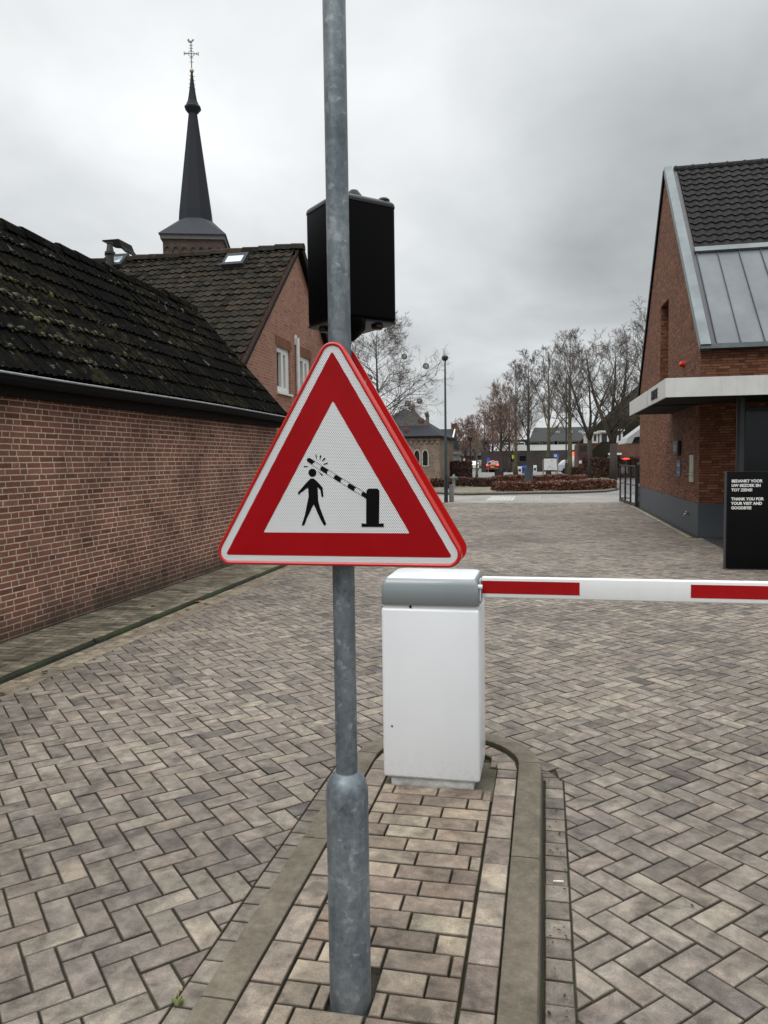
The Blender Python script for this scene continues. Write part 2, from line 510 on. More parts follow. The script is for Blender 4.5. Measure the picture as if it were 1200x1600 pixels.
M['cab_base'] = plain('cabinet_base', (0.46, 0.47, 0.45), 0.6, foot=(0.16, 0.05), var=0.35, scale=18)
M['boom_white'] = plain('boom_white', (0.72, 0.73, 0.735), 0.4, streaks=0.12, var=0.03)
M['boom_red'] = plain('boom_red', (0.32, 0.004, 0.006), 0.4, var=0.08, spec=0.2)
M['barn_brick'] = brick_mat('barn_brick', [(0.125, 0.050, 0.033), (0.205, 0.087, 0.057), (0.175, 0.072, 0.048), (0.245, 0.108, 0.072), (0.19, 0.080, 0.053)], (0.56, 0.455, 0.38), L=0.20, Hh=0.0555, joint=0.0105, damp=0.85, dirt=0.32)
M['house_brick'] = brick_mat('house_brick', [(0.20, 0.088, 0.058), (0.31, 0.150, 0.100), (0.26, 0.12, 0.078), (0.34, 0.17, 0.115)], (0.36, 0.25, 0.20), L=0.2, Hh=0.06, dirt=0.12)
M['shop_brick'] = brick_mat('shop_brick', [(0.080, 0.029, 0.017), (0.185, 0.073, 0.037), (0.130, 0.048, 0.026), (0.26, 0.113, 0.055), (0.16, 0.060, 0.033)], (0.055, 0.032, 0.022), L=0.21, Hh=0.052, joint=0.011, dirt=0.14, mott=0.15, bmp=0.45)
M['church_brick'] = brick_mat('church_brick', [(0.060, 0.042, 0.035), (0.092, 0.063, 0.052), (0.078, 0.054, 0.044)], (0.085, 0.066, 0.056), L=0.25, Hh=0.08)
M['chapel_brick'] = brick_mat('chapel_brick', [(0.15, 0.105, 0.08), (0.23, 0.17, 0.13), (0.20, 0.15, 0.115)], (0.24, 0.19, 0.15), L=0.25, Hh=0.08, dirt=0.3)
M['dark_brick'] = brick_mat('dark_brick', [(0.045, 0.035, 0.036), (0.075, 0.058, 0.058), (0.06, 0.047, 0.048)], (0.06, 0.05, 0.05), L=0.25, Hh=0.08, dirt=0.2)
M['brown_brick'] = brick_mat('brown_brick', [(0.09, 0.04, 0.026), (0.14, 0.066, 0.042), (0.12, 0.052, 0.034)], (0.12, 0.085, 0.07), L=0.25, Hh=0.08)
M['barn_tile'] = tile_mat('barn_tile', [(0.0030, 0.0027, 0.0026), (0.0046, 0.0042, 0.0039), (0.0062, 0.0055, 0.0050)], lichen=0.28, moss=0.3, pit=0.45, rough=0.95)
M['house_tile'] = tile_mat('house_tile', [(0.014, 0.0125, 0.010), (0.024, 0.0215, 0.017), (0.034, 0.030, 0.024)], lichen=0.25, moss=0.10, warm=0.35, rough=0.9)
M['shop_tile'] = tile_mat('shop_tile', [(0.011, 0.010, 0.0105), (0.0145, 0.013, 0.0135), (0.018, 0.016, 0.0165)], rough=0.5, pit=0.12)
M['slate'] = tile_mat('slate', [(0.03, 0.031, 0.036), (0.045, 0.046, 0.053)], rough=0.55, pit=0.3)
M['far_tile'] = tile_mat('far_tile', [(0.05, 0.05, 0.05), (0.075, 0.075, 0.075)], rough=0.8, pit=0.3)
M['brown_tile'] = tile_mat('brown_tile', [(0.024, 0.021, 0.015), (0.038, 0.032, 0.023)], rough=0.9, moss=0.4, pit=0.3)
M['gutter_zinc'] = plain('zinc_gutter', (0.34, 0.36, 0.37), 0.4, 0.6, var=0.2)
M['zinc'] = plain('zinc_sheet', (0.098, 0.110, 0.118), 0.45, 0.2, var=0.28, scale=1.4)
M['zinc_light'] = plain('zinc_trim', (0.135, 0.155, 0.160), 0.5, 0.2, var=0.28, scale=2.2)
M['verge_black'] = plain('black_board', (0.005, 0.0045, 0.006), 0.6, spec=0.1)
M['fascia_dark'] = plain('dark_fascia', (0.009, 0.007, 0.005), 0.8, spec=0.15)
M['paint_white'] = plain('white_paint', (0.66, 0.66, 0.63), 0.45, var=0.06)
M['fascia_white'] = plain('canopy_white', (0.54, 0.54, 0.52), 0.55, streaks=0.25, var=0.07, scale=3, bmp=0.1)
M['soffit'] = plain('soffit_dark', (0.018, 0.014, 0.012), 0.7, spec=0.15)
M['plinth'] = plain('plinth_anthracite', (0.042, 0.050, 0.058), 0.6, foot=(0.3, 0.0), streaks=0.2, var=0.12, scale=2)
M['anthracite'] = plain('anthracite_steel', (0.020, 0.022, 0.028), 0.45)
M['green_steel'] = plain('dark_green_steel', (0.020, 0.045, 0.040), 0.5)
M['black_steel'] = plain('black_steel', (0.010, 0.011, 0.013), 0.5)
M['grey_box'] = plain('grey_box', (0.17, 0.18, 0.17), 0.6)
M['glass'] = plain('dark_glass', (0.004, 0.006, 0.008), 0.08, var=0.3, spec=0.35)
M['glass_far'] = plain('far_glass', (0.04, 0.05, 0.055), 0.2, var=0.4)
M['skyglass'] = plain('roof_glass', (0.35, 0.40, 0.44), 0.12, var=0.1, coat=1.0)
M['curtain'] = plain('net_curtain', (0.28, 0.28, 0.27), 0.8, var=0.15)
M['gold'] = plain('gilt', (0.40, 0.32, 0.18), 0.4, 0.6)
M['iron'] = plain('wrought_iron', (0.16, 0.14, 0.12), 0.5, 0.4)
M['lead'] = plain('lead_sheet', (0.035, 0.038, 0.045), 0.7, 0.0, var=0.15, spec=0.2)
M['stone'] = plain('pale_stone', (0.38, 0.35, 0.30), 0.8, var=0.2)
M['dark_stone'] = plain('dark_stone', (0.10, 0.09, 0.085), 0.8, var=0.3)
M['bark'] = plain('bark_dark', (0.045, 0.037, 0.030), 0.95, var=0.4, scale=9, bmp=0.8, bscale=22)
M['bark_moss'] = plain('bark_mossy', (0.095, 0.085, 0.045), 0.95, var=0.4, scale=4, bmp=0.8, bscale=22)
M['twig'] = plain('twig_dark', (0.085, 0.068, 0.058), 0.9)
M['twig_red'] = plain('twig_reddish', (0.15, 0.088, 0.066), 0.9)
M['wrap'] = plain('trunk_wrap', (0.040, 0.048, 0.058), 0.8)
M['dead_red'] = plain('fallen_leaf', (0.34, 0.13, 0.06), 0.8)
M['paper'] = plain('cigarette_paper', (0.65, 0.62, 0.56), 0.7)
M['weed'] = plain('weed_green', (0.10, 0.13, 0.025), 0.6)
M['weed_y'] = plain('weed_yellow', (0.30, 0.26, 0.07), 0.6)
M['orange'] = plain('orange_red_cloth', (0.75, 0.10, 0.025), 0.6)
M['blue'] = plain('sign_blue', (0.015, 0.10, 0.42), 0.4)
M['yellow'] = plain('sign_yellow', (0.62, 0.58, 0.02), 0.4)
M['board_white'] = plain('board_white', (0.60, 0.61, 0.60), 0.4, var=0.15, scale=5)
M['post_grey'] = plain('post_grey', (0.16, 0.155, 0.15), 0.7)
M['awning'] = plain('awning_grey', (0.30, 0.305, 0.31), 0.8, var=0.1)
M['awning_in'] = plain('awning_dark', (0.03, 0.03, 0.03), 0.8)
M['red_lamp'] = plain('red_heater_glow', (0.8, 0.02, 0.02), 0.3, emit=(1.0, 0.03, 0.03, 0.9))
M['siren'] = plain('red_beacon', (0.60, 0.03, 0.015), 0.3)
M['sticker'] = plain('notice_paper', (0.36, 0.38, 0.31), 0.6, var=0.15, scale=9)
M['notice_blue'] = plain('notice_blue', (0.035, 0.055, 0.12), 0.5)
M['text_white'] = plain('lettering_white', (0.68, 0.68, 0.66), 0.5)
M['car_red'] = plain('car_red', (0.22, 0.012, 0.014), 0.25, coat=1.0)
M['car_white'] = plain('car_white', (0.66, 0.68, 0.70), 0.25, coat=1.0)
M['car_dark'] = plain('car_dark', (0.05, 0.06, 0.065), 0.25, coat=1.0)
M['tyre'] = plain('tyre_rubber', (0.012, 0.012, 0.012), 0.8)
M['tail'] = plain('tail_light', (0.7, 0.02, 0.02), 0.3, emit=(1.0, 0.10, 0.06, 2.5))
M['tactile'] = plain('tactile_white', (0.44, 0.43, 0.41), 0.7, var=0.1)
M['slab_grey'] = plain('slab_grey', (0.27, 0.265, 0.25), 0.8, var=0.15, scale=3)
M['asphalt'] = plain('asphalt', (0.16, 0.16, 0.158), 0.85, var=0.1, scale=2)
M['dark_mat'] = plain('entrance_mat', (0.010, 0.009, 0.010), 0.9)
M['green_pipe'] = plain('standpipe_green', (0.16, 0.20, 0.19), 0.6)


def far_paving():
    m, t, bs = new_mat('far_paving')
    c = coords(t); x, y, z = t.xyz(c)
    col = t.ramp(t.noise(t.vec(x * 0.7, y * 0.35), 1.0, 5, 0.65), [(0.3, (0.17, 0.16, 0.145)), (0.5, (0.225, 0.212, 0.195)), (0.7, (0.27, 0.255, 0.235))])
    br = t.node('ShaderNodeTexBrick', {'Vector': t.vec(x, y), 'Scale': 1.0, 'Color1': (0.85, 0.85, 0.85, 1), 'Color2': (1.15, 1.12, 1.1, 1), 'Mortar': (0.5, 0.48, 0.44, 1), 'Mortar Size': 0.008, 'Brick Width': 0.3, 'Row Height': 0.3})
    col = t.mix(0.7, col, br.outputs['Color'], 'MULTIPLY')
    t.put(bs.inputs['Base Color'], col); bs.inputs['Roughness'].default_value = 0.8
    return m
M['far_paving'] = far_paving()


def leaf_mat(name, cols):
    m, t, bs = new_mat(name)
    rn = X(t, t.node('ShaderNodeAttribute', attribute_name='rnd', attribute_type='GEOMETRY').outputs['Fac'])
    t.put(bs.inputs['Base Color'], t.ramp(rn, [(i / (len(cols) - 1), k) for i, k in enumerate(cols)]))
    bs.inputs['Roughness'].default_value = 0.75
    return m
M['beech'] = leaf_mat('beech_leaves', [(0.045, 0.020, 0.014), (0.12, 0.045, 0.028), (0.19, 0.075, 0.045), (0.09, 0.045, 0.028), (0.25, 0.12, 0.075)])
M['beech_dark'] = leaf_mat('beech_leaves_dark', [(0.035, 0.017, 0.013), (0.075, 0.030, 0.022), (0.11, 0.048, 0.032), (0.06, 0.045, 0.022)])
M['hedge_core'] = plain('hedge_core', (0.02, 0.011, 0.008), 0.95)


# ------------------------------------------------------------------ GROUND
rng = random.Random(4)
g = MB().faces([(-600, -60, -0.045), (600, -60, -0.045), (600, 900, -0.045), (-600, 900, -0.045)], [(0, 1, 2, 3)])
struct(g.build('ground', M['bed']))


def inset_poly(P, d):
    n = len(P); out = []
    for i in range(n):
        a, b, c = P[i - 1], P[i], P[(i + 1) % n]
        e1 = (b[0] - a[0], b[1] - a[1]); e2 = (c[0] - b[0], c[1] - b[1])
        l1 = math.hypot(*e1); l2 = math.hypot(*e2)
        if l1 < 1e-6 or l2 < 1e-6: return None
        n1 = (-e1[1] / l1, e1[0] / l1); n2 = (-e2[1] / l2, e2[0] / l2)
        k = 1 + n1[0] * n2[0] + n1[1] * n2[1]
        if k < 0.15: return None
        out.append((b[0] + (n1[0] + n2[0]) / k * d, b[1] + (n1[1] + n2[1]) / k * d))
    return out
def area(P): return 0.5 * sum(P[i - 1][0] * P[i][1] - P[i][0] * P[i - 1][1] for i in range(len(P)))
def clip(P, nx, ny, c):
    """keep nx*x+ny*y >= c"""
    out = []
    for i in range(len(P)):
        a = P[i - 1]; b = P[i]; da = nx * a[0] + ny * a[1] - c; db = nx * b[0] + ny * b[1] - c
        if (da >= 0) != (db >= 0):
            t = da / (da - db); out.append((a[0] + (b[0] - a[0]) * t, a[1] + (b[1] - a[1]) * t))
        if db >= 0: out.append(b)
    res = []
    for p in out:
        if not res or math.hypot(p[0] - res[-1][0], p[1] - res[-1][1]) > 1.1e-2: res.append(p)
    if len(res) > 1 and math.hypot(res[0][0] - res[-1][0], res[0][1] - res[-1][1]) < 1.1e-2: res.pop()
    return res
def paver(mb, P, z, joint=0.0036, bev=0.0026, tilt=0.0015, r=None, far=False):
    if len(P) < 3: return
    if area(P) < 0: P = P[::-1]
    A = inset_poly(P, joint * rng.uniform(0.75, 1.25))
    if A is None or area(A) < 1.2e-4: return
    if r is None: r = rng.random() * 0.98 + 0.01
    cx = sum(p[0] for p in A) / len(A); cy = sum(p[1] for p in A) / len(A)
    tx = rng.gauss(0, tilt) * 5; ty = rng.gauss(0, tilt) * 5; dz = rng.gauss(0, 0.0009)
    zf = lambda p, o: z + dz + (p[0] - cx) * tx + (p[1] - cy) * ty + o
    n = len(A)
    if far:
        mb.quadv([(p[0], p[1], zf(p, 0)) for p in A], r)
        mb.faces([(p[0], p[1], zf(p, 0)) for p in A] + [(p[0], p[1], z - 0.03) for p in A], [(i, (i + 1) % n, n + (i + 1) % n, n + i)[::-1] for i in range(n)], r)
        return
    B = inset_poly(A, bev)
    if B is None or area(B) < 0.3 * area(A):
        B = [(cx + (p[0] - cx) * 0.86, cy + (p[1] - cy) * 0.86) for p in A]
    vs = [(p[0], p[1], zf(p, 0)) for p in B] + [(p[0], p[1], zf(p, -bev * 0.8)) for p in A] + [(p[0], p[1], z - 0.03) for p in A]
    mb.faces(vs, [tuple(range(n))], r)
    b0 = len(mb.v) - len(vs)
    for k in (0, 1):
        for i in range(n):
            j = (i + 1) % n
            mb.f.append((b0 + k * n + i, b0 + (k + 1) * n + i, b0 + (k + 1) * n + j, b0 + k * n + j)); mb.r.append(r + 2.0)


ICX, ICY = -0.49, 3.76          # centre of the island's rounded nose
KO, KI = 0.471, 0.362           # kerb outer and inner offsets
GO = 0.578                      # outer edge of the gutter course
HX0 = -3.62                     # where the herringbone starts beside the channel
W = 0.0972
ca, sa = math.cos(-PI / 4), math.sin(-PI / 4)
hb = MB()
def herring(keep):
    o = (0.277, 2.63)
    for a in range(-60, 140):
        for b in range(-130, 40):
            for (u0, v0, du, dv) in ((0, 0, 2, 1), (0, 1, 1, 2)):
                u = (a + 2 * b + u0) * W; v = (a - 2 * b + v0) * W
                cx = o[0] + ca * (u + du * W / 2) - sa * (v + dv * W / 2); cy = o[1] + sa * (u + du * W / 2) + ca * (v + dv * W / 2)
                if not keep(cx, cy): continue
                P = [(o[0] + ca * (u + i * du * W) - sa * (v + j * dv * W), o[1] + sa * (u + i * du * W) + ca * (v + j * dv * W)) for i, j in ((0, 0), (1, 0), (1, 1), (0, 1))]
                # clip against the island
                if cx > ICX - 0.8 and cx < ICX + 0.8 and cy < ICY + 0.8:
                    if cy < ICY:
                        s_ = 1 if cx > ICX else -1
                        P = clip(P, s_, 0, s_ * ICX + GO - 0.001)
                    else:
                        th = math.atan2(cy - ICY, cx - ICX); nx, ny = math.cos(th), math.sin(th)
                        ta_ = min(th, PI - th); P = clip(P, nx, ny, nx * ICX + ny * ICY + KO + (0.006 if ta_ < 0.2 else -0.010) + (GO - KO) * max(0, 1 - ta_ / 0.5))
                if P and cx < HX0 + 0.2: P = clip(P, 1, 0, HX0)
                if P and cy > 28.2: P = clip(P, 0, -1, -28.4)
                if P and cx > 2.5 and cy > 15.9: P = clip(P, -1, 0, -2.72)
                if P and 2.5 < cx and 15.6 < cy < 16.1: P = clip(P, 0, -1, -16.0) if cx > 2.9 else P
                if P: paver(hb, P, 0.0, far=cy > 9)
def keep(x, y):
    if x < HX0 - 0.07 or y < -0.6 or y > 28.5: return False
    if x > 2.8 and y > 15.95: return False
    if x > 9 or x > 1.5 + 0.62 * max(y, 1.2) + 1: return False
    return True
herring(keep)
struct(hb.build('road_paving', M['road'], recalc=False))

# island gutter course, border course, stretcher field
gc = MB()
y = -0.6
while y < ICY - 0.02:
    for s_ in (1, -1):
        P = [(ICX + s_ * (KO + 0.016), y), (ICX + s_ * GO, y), (ICX + s_ * GO, y + 0.107), (ICX + s_ * (KO + 0.016), y + 0.107)]
        paver(gc, P, -0.001)
    y += 0.107
for k in range(5):         # the course runs out round the nose
    for s_ in (1, -1):
        t0, t1 = k * 0.1, (k + 1) * 0.1
        w0 = GO - (GO - KO) * t0 / 0.5; w1 = GO - (GO - KO) * t1 / 0.5
        P = [(ICX + s_ * KO * math.cos(t0), ICY + KO * math.sin(t0)), (ICX + s_ * w0 * math.cos(t0), ICY + w0 * math.sin(t0)),
             (ICX + s_ * w1 * math.cos(t1), ICY + w1 * math.sin(t1)), (ICX + s_ * KO * math.cos(t1), ICY + KO * math.sin(t1))]
        paver(gc, P, -0.001)
struct(MB().box(HX0, 9.0, -0.8, 28.35, -0.04, -0.0095).build('joint_sand', M['bed']))
struct(gc.build('gutter_course', M['gutter'], recalc=False))
IZ = 0.066
BO, BI = 0.359, 0.257
bo = MB()
y = -0.55
while y < ICY - 0.1:
    l = 0.198
    if y + l > ICY - 0.15: l = 0.1
    for s_ in (1, -1):
        paver(bo, [(ICX + s_ * BI, y), (ICX + s_ * BO, y), (ICX + s_ * BO, y + l), (ICX + s_ * BI, y + l)], IZ)
    y += l
n = 10
for k in range(n):
    t0 = PI * k / n; t1 = PI * (k + 1) / n
    paver(bo, [(ICX + q * math.cos(a), y + q * math.sin(a)) for q, a in ((BI, t0), (BO, t0), (BO, t1), (BI, t1))], IZ)
struct(bo.build('island_border', M['border'], recalc=False))
fi = MB()
PX0, PY0, PRAD = -0.538, 2.008, 0.0585
y = -0.55; k = 0
while y < 3.36:
    x = ICX - BI + 0.003; xe = ICX + BI - 0.003
    cuts = [x]
    xx = x + (0.104 if k % 2 else 0.205) if k % 3 else x + 0.06
    while xx < xe - 0.03: cuts.append(xx); xx += 0.203
    cuts.append(xe)
    for a, b in zip(cuts, cuts[1:]):
        P = [(a, y), (b, y), (b, y + 0.1), (a, y + 0.1)]
        if a < PX0 + 0.062 and b > PX0 - 0.062 and y < PY0 + 0.055 and y + 0.1 > PY0 - 0.055:
            if b - PX0 > 0.08: paver(fi, [(PX0 + 0.060, y), (b, y), (b, y + 0.1), (PX0 + 0.060, y + 0.1)], IZ)
            if PX0 - a > 0.08: paver(fi, [(a, y), (PX0 - 0.060, y), (PX0 - 0.060, y + 0.1), (a, y + 0.1)], IZ)
            continue
        paver(fi, P, IZ)
    y += 0.1; k += 1
for (a, b, y0, y1) in ((ICX - BI, -0.70, 3.8, 3.9), (-0.27, ICX + BI, 3.72, 3.8), (-0.27, ICX + BI, 3.8, 3.88), (-0.7, -0.3, 3.84, 3.94)):
    paver(fi, [(a, y0), (b, y0), (b, y1), (a, y1)], IZ)
struct(fi.build('island_paving', M['island'], recalc=False))
# bed under the island
th = [PI * i / 16 for i in range(17)]
pl = [(ICX - 0.365, -0.6), (ICX + 0.365, -0.6)] + [(ICX + 0.365 * math.cos(a), ICY + 0.365 * math.sin(a)) for a in th]
struct(MB().prism(pl, lambda u, v, t: (u, v, t), 0.044, -0.02).build('island_bed', M['bed']))
struct(MB().box(ICX - 0.257, ICX + 0.257, 3.362, 3.80, 0.02, 0.056).build('gravel_fill', M['gravel']))


def kerb_sweep(mb, s0, s1):
    """kerb between arc positions s0..s1 along the island outline (starts at right side, y=-0.6)"""
    Ls = ICY + 0.6; La = PI * KO
    def at(s, q, z):
        if s < Ls: return (ICX + q, -0.6 + s, z)
        if s < Ls + La:
            a = (s - Ls) / KO; return (ICX + q * math.cos(a), ICY + q * math.sin(a), z)
        return (ICX - q, ICY - (s - Ls - La), z)
    prof = [(KO + 0.012, -0.03), (KO + 0.010, 0.0), (KO + 0.002, 0.060), (KO - 0.003, 0.069), (KO - 0.012, 0.0715), (KI + 0.005, 0.0715), (KI + 0.001, 0.069), (KI, -0.02)]
    n = max(2, int((s1 - s0) / 0.06))
    rs = []
    for i in range(n + 1):
        s = s0 + (s1 - s0) * i / n
        w = 0.0
        if i in (0, n): w = 0.0015
        rs.append([at(s, q, z + rng.gauss(0, 0.0003)) for q, z in prof])
    mb.rings(rs)
kb = MB()
Ltot = 2 * (ICY + 0.6) + PI * KO
js = [0.0]; off = 1.93 + 0.6
for yy in (0.05, 0.99, 1.93, 2.87, 3.81):
    js.append(yy + 0.6)
js.append(ICY + 0.6 + PI * KO * 0.5)
for yy in (3.80, 2.87, 1.93, 0.99, 0.05):
    js.append(ICY + 0.6 + PI * KO + (ICY - yy))
js.append(Ltot)
for a, b in zip(js, js[1:]):
    kerb_sweep(kb, a + 0.0035, b - 0.0035)
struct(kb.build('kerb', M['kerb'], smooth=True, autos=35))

# ground strip beside the barn: slab path, mossy joint, channel course
WX = -4.66
KX = -3.90
sp = MB()
y = 1.0; k = 0
while y < 24:
    x = KX - 0.03; k += 1
    xs = [x - (0.1 if k % 2 else 0.2)]
    while xs[-1] > WX: xs.append(xs[-1] - 0.2)
    xs = [x] + xs; xs[-1] = max(xs[-1], WX - 0.02)
    for a, b in zip(xs, xs[1:]):
        paver(sp, [(b, y), (a, y), (a, y + 0.1), (b, y + 0.1)], 0.03, far=y > 8)
    y += 0.1
struct(sp.build('footpath', M['path'], recalc=False))
ch = MB()
for c_ in range(3):
    x0 = HX0 - 0.005 - c_ * 0.088; y = 0.8 + c_ * 0.07
    while y < 26:
        paver(ch, [(x0 - 0.088, y), (x0, y), (x0, y + 0.21), (x0 - 0.088, y + 0.21)], -0.004 - 0.002 * c_, joint=0.0018, far=y > 8); y += 0.21
struct(ch.build('channel_course', M['channel'], recalc=False))
ml = MB()
pts = [(KX + rng.gauss(0, 0.002), 0.8 + i * 0.16) for i in range(150)]
for i in range(len(pts) - 1):
    a, b = pts[i], pts[i + 1]
    ml.faces([(a[0] - 0.03, a[1], -0.02), (a[0] - 0.024, a[1], 0.030), (a[0] - 0.002, a[1], 0.012), (a[0] + 0.006, a[1], -0.02),
              (b[0] - 0.03, b[1], -0.02), (b[0] - 0.024, b[1], 0.030), (b[0] - 0.002, b[1], 0.012), (b[0] + 0.006, b[1], -0.02)],
             [(0, 4, 5, 1), (1, 5, 6, 2), (2, 6, 7, 3)])
struct(ml.build('path_edging', M['moss']))
bd = MB()
y = 15.98
while y < 28.2:
    paver(bd, [(2.73, y), (2.83, y), (2.83, y + 0.2), (2.73, y + 0.2)], 0.003, far=True, r=0.95); y += 0.2
struct(bd.build('wall_foot_course', M['border'], recalc=False))
struct(MB().box(2.985, 8, 12.2, 16.03, -0.03, 0.006).build('entrance_floor', M['dark_mat']))
struct(MB().box(-60, 60, 28.41, 34.0, -0.04, 0.0).build('far_pavement', M['far_paving']))
struct(MB().box(-60, 60, 34.0, 140.0, -0.04, -0.004).build('asphalt_road', M['asphalt']))
tp = MB(); tq = MB()
for i in range(14):
    for j in range(6):
        (tp if i < 7 else tq).box(-2.25 + i * 0.15, -2.12 + i * 0.15, 29.8 + j * 0.55, 30.2 + j * 0.55, 0.0, 0.012 if i < 9 else 0.006)
struct(tp.build('tactile_paving', M['tactile']))
struct(tq.build('ribbed_paving', M['slab_grey']))
q0 = on_ground(775, 773.5); 
kp = MB()
Kp = [on_ground(a, b) for a, b in ((672, 771), (724, 774), (762, 773), (775, 773), (830, 772), (900, 771), (945, 769), (963, 766), (968, 760), (960, 752), (938, 748))]
kp.tube([(p.x, p.y, 0.04) for p in Kp], 0.09, 6)
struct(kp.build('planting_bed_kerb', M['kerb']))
sb = [(p.x, p.y) for p in Kp] + [(on_ground(650, 745).x, on_ground(650, 745).y)]
struct(MB().prism(sb[::-1], lambda u, v, t: (u, v, t), 0.05, 0.0).build('planting_bed', M['sand']))
kr = MB()
pc = [on_ground(a, b) for a, b in ((935, 748), (985, 750), (1010, 751))]
kr.prism([(pc[0].x, pc[0].y), (pc[2].x + 3, pc[2].y), (pc[2].x + 3, pc[2].y + 3.4), (pc[0].x, pc[0].y + 3.4)], lambda u, v, t: (u, v, t), 0.08, 0)
struct(kr.build('far_footway', M['slab_grey']))

# ------------------------------------------------------------------ POLE, SIGNS, SIGNAL HEAD
pole = empty('sign_post', (PX0, PY0, 0.05), 'galvanised steel post with a thick lower sleeve, standing on the kerbed island', 'post')
pm = MB().lathe([(0.0302, 0.70), (0.0302, 4.2)], (PX0, PY0), 40)
put(pm, 'upper_pole', M['galv'], pole, smooth=True, autos=40)
pm = MB().lathe([(PRAD, 0.03), (PRAD, 0.668), (PRAD - 0.0015, 0.682), (PRAD - 0.006, 0.697), (PRAD - 0.013, 0.709), (0.038, 0.717), (0.034, 0.722), (0.0305, 0.724)], (PX0, PY0), 48)
put(pm, 'lower_sleeve', M['galv'], pole, smooth=True, autos=40)

OX, OZ = -0.538, 1.497       # sign centre line


def rtri(pts, rad, n=8):
    """rounded triangle outline, ccw"""
    out = []
    m = len(pts)
    for i in range(m):
        a, b, c = [Vector(pts[(i + k) % m]) for k in (-1, 0, 1)]
        d1 = (a - b).normalized(); d2 = (c - b).normalized()
        half = math.acos(max(-1, min(1, d1.dot(d2)))) / 2
        ctr = b + (d1 + d2).normalized() * (rad / math.sin(half))
        p1 = b + d1 * (rad / math.tan(half)); p2 = b + d2 * (rad / math.tan(half))
        a1 = math.atan2(*(p1 - ctr).yx); a2 = math.atan2(*(p2 - ctr).yx)
        da = (a2 - a1 + PI) % (2 * PI) - PI
        out += [(ctr.x + rad * math.cos(a1 + da * k / n), ctr.y + rad * math.sin(a1 + da * k / n)) for k in range(n + 1)]
    return out
def tri(cen, inr):
    """equilateral triangle with inradius inr, apex up"""
    s = inr * 2 * math.sqrt(3)
    return [(-s / 2, cen - inr), (s / 2, cen - inr), (0, cen + 2 * inr)]


TC = 0.0148     # centre height of triangles relative to OZ, metres
def sign_fn(yf, flip=False):
    return (lambda u, v, t: (OX + 1.033 * (-u if flip else u), yf + (-t if flip else t), OZ + 1.033 * v))
def warning_sign(yf, flip, label, face):
    root = empty('warning_sign', (OX, yf, OZ - 0.18), label, 'traffic sign', 'triangular signs on the post')
    f = sign_fn(yf, flip)
    outer = rtri(tri(TC, 0.1998), 0.035, 10)
    # dished rim as rounded profile
    steps = [(0.0, 0.016), (0.0010, 0.006), (0.003, 0.0016), (0.0055, 0.0), (0.0085, 0.0012), (0.0105, 0.005)]
    rs = []
    for ins, dep in steps:
        o = rtri(tri(TC, 0.1998 - ins), 0.035 - ins, 10); rs.append([f(u, v, dep) for u, v in o])
    back = [[f(u, v, 0.024) for u, v in outer]]
    rim = MB().rings(back + rs, cap0=True, cap1=False)
    put(rim, 'rim', M['rim_red'], root, smooth=True, autos=60)
    def layer(name, shapes, mat, t):
        b = MB()
        for s_ in shapes:
            if isinstance(s_, tuple): b.prism(s_[0], f, t, t + 0.0006, holes=s_[1])
            else: b.prism(s_, f, t, t + 0.0006)
        return put(b, name, mat, root)
    layer('white_face', [rtri(tri(TC, 0.1900), 0.025, 10)], M['sign_white'], 0.0046)
    redo = rtri(tri(0.0128, 0.1715), 0.004, 3); redi = rtri(tri(0.0111, 0.1106), 0.002, 2)
    layer('red_border', [(redo, [redi])], M['sign_red'], 0.0040)
    if face:
        mm = lambda L_: [(a / 1000, b / 1000) for a, b in L_]
        head = [(-0.057 + 0.0104 * math.cos(2 * PI * i / 24), 0.0530 + 0.0104 * math.sin(2 * PI * i / 24)) for i in range(24)]
        body = mm([(-59, 39), (-54, 38), (-49, 35), (-31, 16), (-29, -7), (-32, -9), (-34, -7), (-37, 10), (-44, 16), (-43, -18), (-39, -35), (-23, -77), (-27, -82), (-30, -79), (-40, -61), (-55, -27), (-74, -63), (-81, -81), (-88, -81), (-86, -74), (-79, -55), (-72, -24), (-68, -7), (-69, 16), (-91, 1), (-93, -3), (-97, 1), (-93, 7), (-72, 29), (-64, 37)])
        layer('pedestrian_symbol', [head, body], M['sign_black'], 0.0037)
        post = mm([(81, -76), (82, -13), (70, -5), (70, 1), (74, 4), (83, 0), (83, 7), (88, 12), (111, 12), (116, 7), (114, -75), (126, -75), (126, -84), (69, -84), (69, -75)])
        bands = [mm([(-71, 86), (-69, 90), (-64, 91), (-48, 81), (-51, 80), (-57, 75), (-56, 72), (-70, 82)]),
                 mm([(-36, 62), (-35, 67), (-31, 69), (-14, 59), (-18, 56), (-19, 49), (-34, 58)]),
                 mm([(-1, 40), (0, 44), (5, 47), (21, 37), (17, 34), (16, 27), (1, 36)]),
                 mm([(34, 18), (35, 22), (40, 25), (56, 15), (52, 12), (51, 5), (36, 14)])]
        ln = [[(-0.049, 0.0815), (-0.0487, 0.0808), (0.083, -0.0008), (0.083, 0.0001)][::-1], [(-0.0565, 0.0725), (-0.0560, 0.0718), (0.0823, -0.0132), (0.0823, -0.0123)][::-1]]
        layer('barrier_symbol', [post] + bands + ln, M['sign_black'], 0.0037)
        rays = [[(-48, 99), (-45, 99), (-45, 87), (-46, 87)], [(-36, 97), (-32, 96), (-36, 86), (-37, 87)], [(-25, 91), (-21, 88), (-31, 81), (-31, 82)],
                [(-17, 79), (-17, 75), (-28, 73), (-28, 74)], [(-79, 71), (-78, 67), (-68, 69), (-68, 69.8)], [(-43, 57), (-42, 57), (-29, 47), (-32, 45)]]
        for r in rays: layer('impact_ray', [mm(r)], M['sign_black'], 0.0037)
    return root
YF = 1.926
warning_sign(YF, False, 'front triangular red and white warning sign showing a walker struck by a lowering barrier', True)
